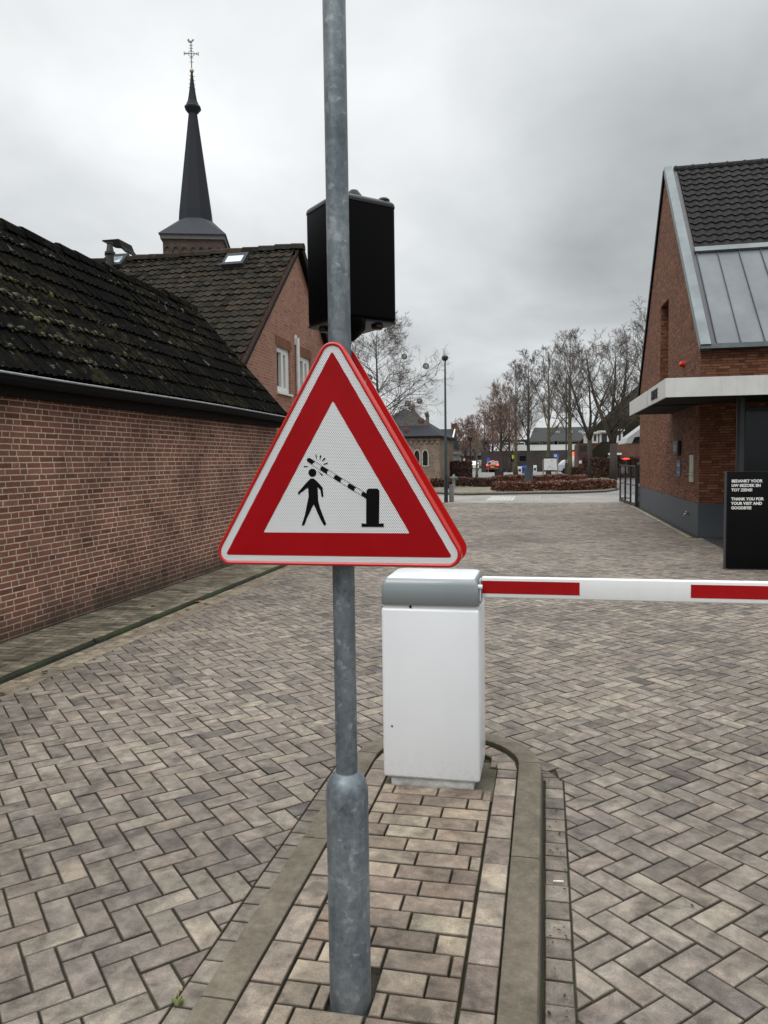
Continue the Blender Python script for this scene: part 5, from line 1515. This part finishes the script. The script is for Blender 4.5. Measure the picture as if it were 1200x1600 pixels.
# ------------------------------------------------------------------ HEDGES
def hedge(name, poly, z1, n, label, mat, seed, size=0.06, group=None, wig=0.06):
    """poly: two ends (x,y) and a thickness"""
    (x0, y0), (x1, y1), th_ = poly
    r = random.Random(seed)
    root = empty(name, (x0, y0, 0), label, 'hedge', group)
    d = Vector((x1 - x0, y1 - y0, 0)); L = d.length; d.normalize(); s_ = Vector((-d.y, d.x, 0))
    c = MB(); P0 = Vector((x0, y0, 0))
    e = 0.10
    m = max(2, int(L / 0.5)); rs = []
    for i in range(m + 1):
        q = P0 + d * (e + (L - 2 * e) * i / m); h = z1 - 0.10 + r.gauss(0, 0.02); w = th_ / 2 - 0.09 + r.gauss(0, 0.015)
        rs.append([q - s_ * w + Vector((0, 0, 0.10)), q + s_ * w + Vector((0, 0, 0.10)), q + s_ * w + Vector((0, 0, h)), q - s_ * w + Vector((0, 0, h))])
    c.rings(rs)
    for i in range(int(L / 0.25)):
        q = P0 + d * (0.1 + r.random() * (L - .2)) + s_ * r.uniform(-th_ * .4, th_ * .4)
        c.tube([q, q + Vector((r.gauss(0, .03), r.gauss(0, .03), min(0.4, z1 * .5)))], 0.012, 4)
    put(c, 'stems', M['hedge_core'], root)
    lf = MB()
    for i in range(n):
        f = r.random()
        a = r.random() * L; b_ = r.uniform(-th_ / 2, th_ / 2); z_ = r.uniform(0.10, z1)
        if f < 0.45: b_ = (-1 if d.x > 0 else 1) * (th_ / 2 + r.gauss(0, wig * .5) - 0.04)
        elif f < 0.85: z_ = z1 + r.gauss(0, wig * .6) - 0.03
        else: a = r.choice((0.02, L - 0.02)) + r.gauss(0, wig * .5)
        q = P0 + d * a + s_ * b_ + Vector((0, 0, z_ + 0.03 * math.sin(a * 2.3 + seed)))
        t1 = Vector((r.gauss(0, 1), r.gauss(0, 1), r.gauss(0, 1))).normalized(); t2 = t1.cross(Vector((r.gauss(0, 1), r.gauss(0, 1), r.gauss(0, 1)))).normalized()
        sz = size * r.uniform(0.6, 1.3)
        lf.faces([q - t1 * sz, q + t2 * sz * .6, q + t1 * sz, q - t2 * sz * .6], [(0, 1, 2, 3)], r.random() * .98 + .01)
    put(lf, 'foliage', mat, root, recalc=False)
    return root


def hedge_px(pxa, pya, pxb, pyb, topy, th_, n, label, mat, seed, size=0.06, group=None):
    a = on_ground(pxa, pya); b = on_ground(pxb, pyb)
    z1 = on_y(pxa, topy, a.y).z
    hedge('beech_hedge', ((a.x, a.y + th_ / 2), (b.x, b.y + th_ / 2), th_), z1, n, label, mat, seed, size, group)
GH = 'low clipped beech hedges round the planting bed'
hedge_px(773, 771, 825, 769.5, 756, 0.8, 5200, 'low beech hedge block at the front left corner of the planting bed', M['beech'], 1, group=GH)
hedge_px(829, 768.5, 853, 768, 755, 0.6, 2400, 'short beech hedge stub just right of the guarded tree', M['beech'], 2, group=GH)
hedge_px(862, 768.5, 957, 766.5, 753, 1.0, 9000, 'low beech hedge with rounded right end at the front of the bed', M['beech'], 3, group=GH)
hedge_px(672, 763, 773, 762, 748.5, 0.7, 9000, 'long low beech hedge behind the lamp post at the left', M['beech_dark'], 4, group=GH)
hedge_px(770, 757, 916, 756, 744.5, 0.8, 9000, 'long low beech hedge behind the front row of hedges', M['beech'], 5, 0.07, group=GH)
hedge_px(700, 747.5, 734, 747, 722, 1.5, 5000, 'tall dark clipped beech hedge beside the chapel', M['beech_dark'], 6, 0.09)
hedge_px(918, 748, 1012, 748.5, 717, 1.4, 14000, 'tall clipped beech hedge along the houses at the right', M['beech_dark'], 7, 0.09)
hedge_px(886, 745, 918, 745, 731, 0.8, 3000, 'dark low hedge in front of the parked white car', M['beech_dark'], 8, 0.08)
hedge_px(695, 766, 708, 766, 752, 0.5, 1000, 'small sparse shrub hedge beside the lamp post base', M['beech_dark'], 9, 0.05)

# ------------------------------------------------------------------ STREET FURNITURE
b = on_ground(697, 785); top = on_y(697, 556, b.y).z
sl = empty('street_lamp', tuple(b), 'tall dark green street lamp with black base left of the open square', 'street lamp')
put(MB().lathe([(0.075, 0), (0.072, 1.0), (0.068, 1.02)], (b.x, b.y), 16), 'base', M['black_steel'], sl, smooth=True, autos=40)
put(MB().lathe([(0.062, 1.0), (0.058, 2.3), (0.045, 2.36), (0.034, top - 0.9), (0.028, top - 0.25)], (b.x, b.y), 14).tube([(b.x, b.y, top - 0.25), (b.x + 0.03, b.y, top - 0.12)], 0.028, 10), 'column', M['green_steel'], sl, smooth=True, autos=40)
put(MB().lathe([(0.05, top - 0.18), (0.10, top - 0.15), (0.125, top - 0.06), (0.115, top - 0.02), (0.04, top + 0.02)], (b.x + 0.0, b.y), 16), 'lamp_head', M['black_steel'], sl, smooth=True, autos=40)
cb = empty('utility_cabinet', (b.x + 0.16, b.y + 0.3, 0), 'narrow grey utility box beside the lamp post base', 'cabinet')
put(MB().box(b.x + 0.10, b.x + 0.26, b.y + 0.15, b.y + 0.35, 0, 0.62), 'box', M['post_grey'], cb, bevel=0.01)
put(MB().box(b.x + 0.09, b.x + 0.27, b.y + 0.14, b.y + 0.36, 0.62, 0.65), 'lid', M['grey_box'], cb)
b = on_ground(709, 766)
h_ = on_y(709, 741, b.y).z
sp2 = empty('standpipe', tuple(b), 'grey-green cast standpipe at the edge of the hedge', 'standpipe')
put(MB().lathe([(0.13, 0.04), (0.11, 0.1), (0.09, 0.15), (0.085, h_ * .7), (0.12, h_ * .75), (0.12, h_ * .82), (0.07, h_ * .9), (0.03, h_)], (b.x, b.y), 12), 'body', M['green_pipe'], sp2, smooth=True, autos=40)
put(MB().tube([(b.x - 0.2, b.y, h_ * .78), (b.x + 0.2, b.y, h_ * .78)], 0.04, 8), 'outlet', M['green_pipe'], sp2)


def post_sign(name, px, py_, topy, r_, label, cat, mat=None):
    b = on_ground(px, py_); z_ = on_y(px, topy, b.y).z
    root = empty(name, tuple(b), label, cat)
    put(MB().tube([(b.x, b.y, 0), (b.x, b.y, z_)], r_, 8), 'post', mat or M['post_grey'], root)
    return root, b, z_
def pxm(y): return y * 1.0 / 1200
ro_, b, z_ = post_sign('street_lantern', 735, 747, 690, 0.05, 'dark street lantern with flat square top left of the far road', 'street lamp', M['black_steel'])
put(MB().box(b.x - 0.28, b.x + 0.28, b.y - 0.28, b.y + 0.28, z_ + 0.30, z_ + 0.38), 'cap', M['black_steel'], ro_)
put(MB().lathe([(0.05, z_), (0.14, z_ + 0.05), (0.17, z_ + 0.30)], (b.x, b.y), 10), 'lamp_glass', M['glass_far'], ro_)
ro_, b, z_ = post_sign('yellow_sign', 802, 744, 711, 0.04, 'small yellow sign on a thin post before the dark brick building', 'sign')
put(MB().box(b.x - 0.12, b.x + 0.12, b.y - 0.07, b.y - 0.045, z_ - 0.35, z_), 'plate', M['yellow'], ro_)
put(MB().box(b.x - 0.1, b.x + 0.1, b.y - 0.075, b.y - 0.045, z_ - 0.62, z_ - 0.38), 'lower_plate', M['black_steel'], ro_)
ro_, b, z_ = post_sign('parking_sign', 868.5, 744, 709, 0.045, 'blue square parking sign marked P above the information board', 'sign')
pl_ = put(MB().box(b.x - 0.27, b.x + 0.27, b.y - 0.09, b.y - 0.05, z_ - 0.5, z_ + 0.04), 'plate', M['blue'], ro_)
text_mesh('lettering', 'P', 0.5, M['text_white'], pl_, Matrix.Translation((b.x - 0.16, b.y - 0.1, z_ - 0.42)) @ Matrix(((1, 0, 0, 0), (0, 0, -1, 0), (0, 1, 0, 0), (0, 0, 0, 1))), 0.005, 0.015)
ro_, b, z_ = post_sign('blue_sign', 763, 738, 715, 0.04, 'small blue road sign beyond the red car', 'sign')
put(MB().box(b.x - 0.22, b.x + 0.22, b.y - 0.07, b.y - 0.045, z_ - 0.45, z_), 'plate', M['blue'], ro_)
ro_, b, z_ = post_sign('flagpole', 884.5, 746, 590, 0.06, 'tall thin dark pole left of the white car', 'pole', M['anthracite'])
put(MB().lathe([(0.10, 0), (0.10, 1.2), (0.06, 1.25)], (b.x, b.y), 10), 'base', M['anthracite'], ro_)
ro_, b, z_ = post_sign('direction_sign', 906.5, 745, 692, 0.055, 'dark post with black horizontal sign board across the forked tree', 'sign', M['anthracite'])
put(MB().box(b.x - 0.05, b.x + 1.0, b.y - 0.1, b.y - 0.06, z_ - 0.75, z_ - 0.25), 'board', M['black_steel'], ro_)
put(MB().box(b.x - 0.10, b.x + 0.12, b.y - 0.1, b.y - 0.06, 1.15, 1.4), 'sticker', M['board_white'], ro_)
# information board
b = on_ground(862, 746); y_ = b.y
x0 = on_y(850, 720, y_).x; x1 = on_y(870, 720, y_).x; zb0 = on_y(860, 734.5, y_).z; zb1 = on_y(860, 716, y_).z
ib = empty('information_board', (b.x, y_, 0), 'white map board with dark header on two grey posts behind the hedges', 'notice board')
put(MB().box(x0 - 0.12, x0 - 0.02, y_, y_ + 0.1, 0, zb1 - 0.1), 'post', M['post_grey'], ib)
put(MB().box(x1 + 0.02, x1 + 0.12, y_, y_ + 0.1, 0, zb1 + 0.15), 'post', M['post_grey'], ib)
bd_ = put(MB().box(x0, x1, y_, y_ + 0.06, zb0, zb1), 'board', M['board_white'], ib)
put(MB().box(x0, x1, y_ - 0.012, y_ + 0.07, zb1 - 0.02, zb1 + 0.10), 'header', M['anthracite'], bd_)
mp = MB(); mr2 = random.Random(3)
for i in range(14): 
    a = mr2.uniform(x0 + .2, x1 - .2); c_z = mr2.uniform(zb0 + .15, zb1 - .2); mp.obox((a, y_ - 0.003, c_z), (a + mr2.uniform(-.2, .2), y_ - 0.003, c_z + mr2.uniform(-.1, .15)), 0.006, 0.02, up=(0, 1, 0))
put(mp, 'map_lines', M['post_grey'], bd_)


def bin_(px, py_, topy, w, label):
    b = on_ground(px, py_); z_ = on_y(px, topy, b.y).z
    r0 = empty('litter_bin', tuple(b), label, 'bin', 'black bins by the far road')
    put(MB().lathe([(w * .8, 0), (w * .95, z_ * .85), (w, z_ * .86)], (b.x, b.y), 12), 'body', M['black_steel'], r0, smooth=True, autos=40)
    put(MB().lathe([(w * 1.05, z_ * .865), (w * 1.05, z_ * .9), (w * .6, z_)], (b.x, b.y), 12), 'lid', M['black_steel'], r0, smooth=True, autos=40)
bin_(776.5, 747, 731, 0.23, 'larger black litter bin in front of the red car')
bin_(786.5, 738, 730.5, 0.2, 'smaller black bin right of the red car')
def ucab(px, py_, topy, w, label, mat):
    b = on_ground(px, py_); z_ = on_y(px, topy, b.y).z
    r0 = empty('street_cabinet', tuple(b), label, 'cabinet', 'street cabinets before the dark brick building')
    put(MB().box(b.x - w, b.x + w, b.y, b.y + 0.4, 0, z_), 'body', mat, r0, bevel=0.02)
    put(MB().box(b.x - w * .6, b.x + w * .6, b.y - 0.01, b.y - 0.002, z_ * .35, z_ * .7), 'door', M['anthracite'], r0)
ucab(812, 741, 729, 0.22, 'pale grey street cabinet right of the yellow sign', M['board_white'])
ucab(836, 740, 727, 0.18, 'white parking meter box with dark screen left of the board', M['board_white'])
ucab(819, 740, 728, 0.3, 'low blue container right of the pale cabinet', M['blue'])


# ------------------------------------------------------------------ CARS
def car(px, py_, label, paint, rz, L=4.2, Wd=1.7, Hc=1.5, lights=False, suv=False):
    b = on_ground(px, py_)
    r0 = empty('parked_car', (b.x, b.y, 0), label, 'car', 'cars along the far road', rz=rz)
    side_ = [(-L / 2, 0.35), (-L / 2, 0.85), (-L / 2 + 0.15, 0.95), (-L / 2 + 0.35, Hc - 0.1) if suv else (-L / 2 + 0.6, Hc - 0.08), (-L / 2 + 0.8, Hc), (L * 0.1, Hc), (L * 0.24, 0.98), (L / 2 - 0.15, 0.8), (L / 2, 0.6), (L / 2, 0.3)]
    rs = []
    for w, k in ((-1, .0), (-.93, 1), (.93, 1), (1, 0)):
        rs.append([(u * (1 if k else .985), w * Wd / 2 * (1 if v < 1 else .84), v if k else 0.35 + (v - .35) * .97) for u, v in side_])
    body = MB().rings(rs); body.build('body', paint, r0, bevel=0.0)
    wn = MB()
    for s_ in (-1, 1):
        wn.faces([(-L / 2 + 0.55, s_ * Wd * .462, 1.0), (L * .2, s_ * Wd * .462, 1.0), (L * .08, s_ * Wd * .425, Hc - 0.1), (-L / 2 + 0.75, s_ * Wd * .425, Hc - 0.1)], [(0, 1, 2, 3)])
    bx = -L / 2 + (0.16 if suv else 0.2); tx = -L / 2 + (0.36 if suv else 0.62)
    wn.faces([(bx - .02, -Wd * .38, 0.98), (bx - .02, Wd * .38, 0.98), (tx - .03, Wd * .36, Hc - 0.14), (tx - .03, -Wd * .36, Hc - 0.14)], [(0, 1, 2, 3)])
    wn.faces([(L * .245, -Wd * .4, 1.0), (L * .245, Wd * .4, 1.0), (L * .115, Wd * .38, Hc - 0.06), (L * .115, -Wd * .38, Hc - 0.06)], [(0, 1, 2, 3)])
    wn.build('windows', M['glass_far'], r0)
    for sx in (-1, 1):
        for sy in (-1, 1):
            MB().tube([(sx * L * .31, sy * (Wd / 2 - .2), .32), (sx * L * .31, sy * (Wd / 2 + .01), .32)], 0.32, 14).build('wheel', M['tyre'], r0)
    for s_ in (-1, 1):
        MB().box(-L / 2 - .02, -L / 2 + .05, s_ * Wd * .40 - .12, s_ * Wd * .40 + .12, 0.82, 0.98).build('tail_light', M['tail'] if lights else M['siren'], r0)
    if lights: MB().box(-L / 2 + .22, -L / 2 + .30, -.15, .15, Hc - 0.12, Hc - 0.05).build('brake_light', M['tail'], r0)
    MB().box(-L / 2 - .015, -L / 2 + .02, -.26, .26, 0.6, 0.7).build('number_plate', M['yellow'], r0)
    return r0
car(772, 737.5, 'dark red car with brake lights lit driving away on the far road', M['car_red'], R_(88), Wd=1.6, Hc=1.5, lights=True, suv=True, L=3.9)
car(738, 735, 'white parked car at the left kerb of the far road', M['car_white'], R_(100), Wd=1.6, Hc=1.4)
car(752, 732.5, 'small dark car far down the road', M['car_dark'], R_(92), Wd=1.6)
car(764, 733, 'white van-like car in front of the red car', M['car_white'], R_(90), Wd=1.6, Hc=1.6, suv=True)
car(904, 740, 'white car seen side-on behind the dark hedge', M['car_white'], R_(4), L=4.6, Hc=1.45)

# ------------------------------------------------------------------ CHAPEL and far buildings
CYc = 60.0
def X_(px, Y): return on_y(px, 715, Y).x
def Z_(py_, Y, px=700): return on_y(px, py_, Y).z
xl = X_(560, CYc); xr = X_(687, CYc); ze = Z_(684, CYc, 660)
chp = empty('chapel', (xr, CYc, 0), 'small pale brick chapel with pointed windows and slate roof behind the sign', 'chapel')
wins = []
for pxw in (652, 665, 639, 626, 610, 595):
    xc = X_(pxw - 0.5, CYc); w = 0.20; zb_ = Z_(727, CYc); zs_ = Z_(709, CYc); zt2 = Z_(703, CYc)
    wins.append((xc, w, zb_, zs_, zt2))
def arch(xc, w, zb_, zs_, zt2, gtw=0.0):
    w += gtw; pts = [(xc - w, zb_ - gtw), (xc + w, zb_ - gtw), (xc + w, zs_)]
    for k in range(1, 5): a = k / 5; pts.append((xc + w * (1 - a ** 1.6), zs_ + (zt2 + gtw - zs_) * math.sin(a * PI / 2)))
    pts.append((xc, zt2 + gtw))
    for k in range(4, 0, -1): a = k / 5; pts.append((xc - w * (1 - a ** 1.6), zs_ + (zt2 + gtw - zs_) * math.sin(a * PI / 2)))
    pts.append((xc - w, zs_)); return pts
cw = MB().prism([(xl, 0), (xr, 0), (xr, ze), (xl, ze)], lambda u, v, t: (u, t, v), CYc, CYc + 0.35, holes=[arch(*w)[::-1] for w in wins])
cw.box(xl, xl + .3, CYc + .36, CYc + 9, 0, ze).box(xr - .3, xr, CYc + .36, CYc + 9, 0, ze).box(xl, xr, CYc + 9, CYc + 9.3, 0, ze)
put(cw, 'wall', M['chapel_brick'], chp)
for w in wins:
    fr_ = put(MB().prism(arch(*w, gtw=0.07), lambda u, v, t: (u, t, v), CYc - 0.03, CYc - 0.001, holes=[arch(*w)[::-1]]), 'window', M['stone'], chp)
    put(MB().prism(arch(*w), lambda u, v, t: (u, t, v), CYc + 0.2, CYc + 0.22), 'pane', M['glass'], fr_)
fz = MB(); u = xl
while u < xr - .1: fz.box(u, u + 0.2, CYc - 0.08, CYc - 0.002, ze - 0.45, ze - 0.2); u += 0.42
fz.box(xl, xr, CYc - 0.12, CYc - 0.001, ze - 0.199, ze - 0.03)
put(fz, 'corbel_frieze', M['chapel_brick'], chp)
put(MB().box(xl - .1, xr + .18, CYc - 0.25, CYc + 9.5, ze - 0.03, ze + 0.14), 'eaves_gutter', M['fascia_dark'], chp)
rz1 = Z_(668, CYc + 2.5, 640)
a0, a1 = xl - .1, xr + .18
put(MB().faces([(a0, CYc - .25, ze + .14), (a1, CYc - .25, ze + .14), (a1, CYc + 9.5, ze + .14), (a0, CYc + 9.5, ze + .14), (a0 + 3, CYc + 4.6, ze + 2.6), (a1 - 3.6, CYc + 4.6, ze + 2.6)],
    [(0, 1, 5, 4), (1, 2, 5), (2, 3, 4, 5), (3, 0, 4), (3, 2, 1, 0)]), 'roof', M['slate'], chp)
Yg = CYc + 1.5
gp = [(598, 690), (669, 690), (669, 656), (662, 656), (655, 650), (649, 643), (645, 638), (641, 643), (636, 650), (628, 656), (618, 658), (612, 672)]
GPp = [(on_y(a, b_, Yg).x, on_y(a, b_, Yg).z) for a, b_ in gp]
put(MB().prism(GPp[::-1], lambda u, v, t: (u, t, v), Yg, Yg + 0.5), 'stepped_gable', M['dark_stone'], chp)
fx = on_y(645, 638, Yg); fx2 = on_y(667, 656, Yg)
fn = MB().lathe([(0.16, fx.z - .1), (0.1, fx.z + .1), (0.2, fx.z + .2), (0.05, fx.z + .45)], (fx.x, Yg + .25), 8).lathe([(0.14, fx2.z - .1), (0.14, fx2.z + .25), (0.2, fx2.z + .3), (0.05, fx2.z + .7)], (fx2.x, Yg + .25), 8)
put(fn, 'finials', M['dark_stone'], chp)

# house right behind the chapel
Yh = 76.0
xa = X_(672, Yh); xb = X_(704, Yh); ze = Z_(702, Yh)
hh = empty('far_house', (xb, Yh, 0), 'dark slate roofed house with white verge and chimney right of the chapel', 'house')
put(MB().box(xa - 4, xb, Yh, Yh + 8, 0, ze), 'wall', M['brown_brick'], hh)
zt3 = Z_(671, Yh)
put(MB().prism([(Yh - .3, ze), (Yh + 8.3, ze), (Yh + 4, zt3 + 0.2)], lambda u, v, t: (t, u, v), xa - 4, xb), 'roof', M['slate'], hh)
put(MB().obox((xb + .03, Yh - .35, ze), (xb + .03, Yh + 4, zt3 + .25), 0.12, 0.25).obox((xa - 4, Yh - .4, ze - .1), (xb + .3, Yh - .4, ze - .1), 0.1, 0.22), 'white_trim', M['paint_white'], hh)
put(MB().box(xb - .35, xb + .15, Yh + 3.6, Yh + 4.3, zt3 - .5, zt3 + .75), 'chimney', M['brown_brick'], hh)
xo = X_(712, Yh - 2)
put(MB().box(xb - 1.5, xo, Yh - 2, Yh + 2, 0, Z_(710, Yh - 2)).box(xb - 1.6, xo + .15, Yh - 2.15, Yh + 2, Z_(710, Yh - 2) + .002, Z_(706, Yh - 2)), 'flat_roofed_porch', M['post_grey'], hh)

# long dark brick building
Yd = 98.0
dx0 = X_(752, Yd); dx1 = X_(940, Yd)
db = empty('long_building', (dx0, Yd, 0), 'long dark brick building with white upper band and grey roof across the square', 'building')
zA = Z_(704, Yd, 830); zB = Z_(690, Yd, 830); zR = Z_(668, Yd + 5, 860)
w_ = []
for pxw, pw in ((795, 7), (812, 10)):
    w_.append([(X_(pxw, Yd), Z_(722, Yd)), (X_(pxw + pw, Yd), Z_(722, Yd)), (X_(pxw + pw, Yd), Z_(714, Yd)), (X_(pxw, Yd), Z_(714, Yd))])
put(MB().prism([(dx0, 0), (dx1, 0), (dx1, zA), (dx0, zA)], lambda u, v, t: (u, t, v), Yd, Yd + .3, holes=[q[::-1] for q in w_]), 'wall', M['dark_brick'], db)
for q in w_: put(MB().prism(q, lambda u, v, t: (u, t, v), Yd + .15, Yd + .2), 'window', M['glass'], db)
put(MB().box(dx0 + 2, dx1, Yd - .05, Yd + .25, zA + .001, Z_(697.5, Yd)), 'white_band', M['paint_white'], db)
put(MB().box(dx0 + 2, dx1, Yd + .4, Yd + 9, zA, zB), 'upper_wall', M['fascia_dark'], db)
xq = dx0 + 2.2; k = 0
while xq < dx1 - 1.6:
    f_ = put(MB().box(xq, xq + 1.55, Yd + .30, Yd + .39, Z_(697.3, Yd), zB - .02), 'window', M['paint_white'], db)
    put(MB().box(xq + .1, xq + 1.45, Yd + .285, Yd + .299, Z_(697.3, Yd) + .06, zB - .12), 'pane', M['glass_far'], f_)
    xq += 1.9 if k % 2 else 1.7; k += 1
rx0 = X_(826, Yd)
put(MB().faces([(rx0, Yd - .3, zB), (dx1, Yd - .3, zB), (dx1, Yd + 5, zR), (rx0 + .6, Yd + 5, zR), (rx0, Yd + 10, zB), (dx1, Yd + 10, zB)], [(0, 1, 2, 3), (4, 5, 2, 3), (0, 3, 4), (1, 5, 2), (0, 4, 5, 1)]), 'roof', M['far_tile'], db)
put(MB().box(dx0, rx0 - .1, Yd + .39, Yd + 9, zB + .002, zB + .3), 'flat_roof', M['far_tile'], db)
for pxw in (868, 888, 905):
    a = X_(pxw, Yd); s0 = 0.55
    z_a = zB + (zR - zB) * .62; y_a = Yd - .3 + 5.3 * .62
    put(MB().box(a, a + .6, y_a - .35, y_a + .3, z_a - .1, z_a + .18), 'roof_window', M['skyglass'], db)

# houses at the right with white dormers
Yw = 72.0
rh = empty('terraced_houses', (X_(905, Yw), Yw, 0), 'brown brick terraced houses with steep dark roofs and white dormers', 'houses')
hx0 = X_(903, Yw); hx1 = X_(1010, Yw)
put(MB().box(hx0, hx1 + 6, Yw, Yw + 9, 0, Z_(692, Yw, 950)), 'wall', M['brown_brick'], rh)
rp = [(X_(896, Yw), Z_(712, Yw, 900)), (X_(1000, Yw) + 12, Z_(712, Yw, 950)), (X_(1000, Yw) + 12, Z_(596, Yw, 1000)), (X_(1002, Yw), Z_(598, Yw, 1000)), (X_(942, Yw), Z_(658, Yw, 942))]
put(MB().prism([(X_(938, Yw + 3), Z_(700, Yw + 3, 940)), (X_(1000, Yw) + 12, Z_(700, Yw, 950)), (X_(1000, Yw) + 12, Z_(590, Yw, 1000)), (X_(1002, Yw), Z_(598, Yw, 1000)), (X_(930, Yw), Z_(668, Yw, 942)), (X_(905, Yw), Z_(693, Yw, 905))], lambda u, v, t: (u, t, v), Yw + 3, Yw + 9.4), 'roof', M['brown_tile'], rh)
put(MB().prism([(X_(914, Yw), Z_(714, Yw, 914)), (X_(950, Yw), Z_(714, Yw, 950)), (X_(956, Yw), Z_(690, Yw, 950)), (X_(938, Yw), Z_(691, Yw, 940))], lambda u, v, t: (u, t, v), Yw - .6, Yw - .1), 'lower_roof', M['brown_tile'], rh)
for i, (a, b_, t_, u_) in enumerate(((914, 920, 677, 693), (926, 936, 677, 692), (938, 953, 675, 694), (965, 975, 673, 692))):
    xa, xb = X_(a, Yw), X_(b_, Yw); z0, z1 = Z_(u_, Yw, a), Z_(t_, Yw, a)
    d_ = put(MB().box(xa, xb, Yw + 1.2, Yw + 3.2, z0, z1).box(xa - .15, xb + .15, Yw + 1.0, Yw + 3.2, z1 + .002, z1 + .16), 'dormer', M['paint_white'], rh)
    put(MB().box(xa + .18, xb - .18, Yw + 1.17, Yw + 1.195, z0 + .2, z1 - .12), 'pane', M['glass_far'], d_)
put(MB().box(X_(949, Yw), X_(962, Yw) + .4, Yw - 1.2, Yw - .01, Z_(711, Yw, 950), Z_(708, Yw, 950)), 'porch_roof', M['paint_white'], rh)
put(MB().box(X_(949, Yw), X_(953, Yw), Yw - .2, Yw - .011, Z_(719, Yw, 950), Z_(711.5, Yw, 950)), 'door', M['board_white'], rh)
# shopfront awning, vans glimpsed between the trees
Ys_ = 92.0
oa = empty('shop_awning', (X_(892, Ys_), Ys_, 0), 'bright orange-red shop awning seen between the trees', 'awning')
put(MB().prism([(0, 0), (1.0, -.5), (1.0, -.62), (0, -.12)], lambda u, v, t: (t, Ys_ - u, v + Z_(706, Ys_, 895)), X_(891, Ys_), X_(904, Ys_)), 'cloth', M['orange'], oa)
for q in (892, 903): put(MB().tube([(X_(q, Ys_), Ys_ - .9, 0), (X_(q, Ys_), Ys_ - .9, Z_(710, Ys_, 895))], .04, 6), 'support_post', M['post_grey'], oa)
st = empty('market_display', (X_(897, 90), 90, 0), 'white and orange display boxes under the orange awning', 'display')
put(MB().box(X_(892, 90), X_(898.5, 90), 90, 90.8, 0, Z_(713, 90, 895)), 'white_unit', M['board_white'], st, bevel=.03)
put(MB().box(X_(899, 90), X_(903.5, 90), 90, 90.8, 0, Z_(716, 90, 895)), 'orange_unit', M['orange'], st, bevel=.03)
# far backdrop beyond the road end
fb = empty('distant_house', (X_(745, 150), 150, 0), 'grey far house closing the view at the end of the road', 'house')
put(MB().box(X_(712, 150), X_(760, 150), 150, 158, 0, Z_(712, 150, 735)), 'wall', M['brown_brick'], fb)
put(MB().prism([(149.5, 0), (158.5, 0), (154, 3.0)], lambda u, v, t: (t, u, v + Z_(712, 150, 735)), X_(710, 150), X_(762, 150)), 'roof', M['far_tile'], fb)
for pxw in (716, 724): put(MB().box(X_(pxw, 150), X_(pxw + 4.5, 150), 149.9, 149.98, Z_(721, 150, 720), Z_(716, 150, 720)), 'window', M['board_white'], fb)
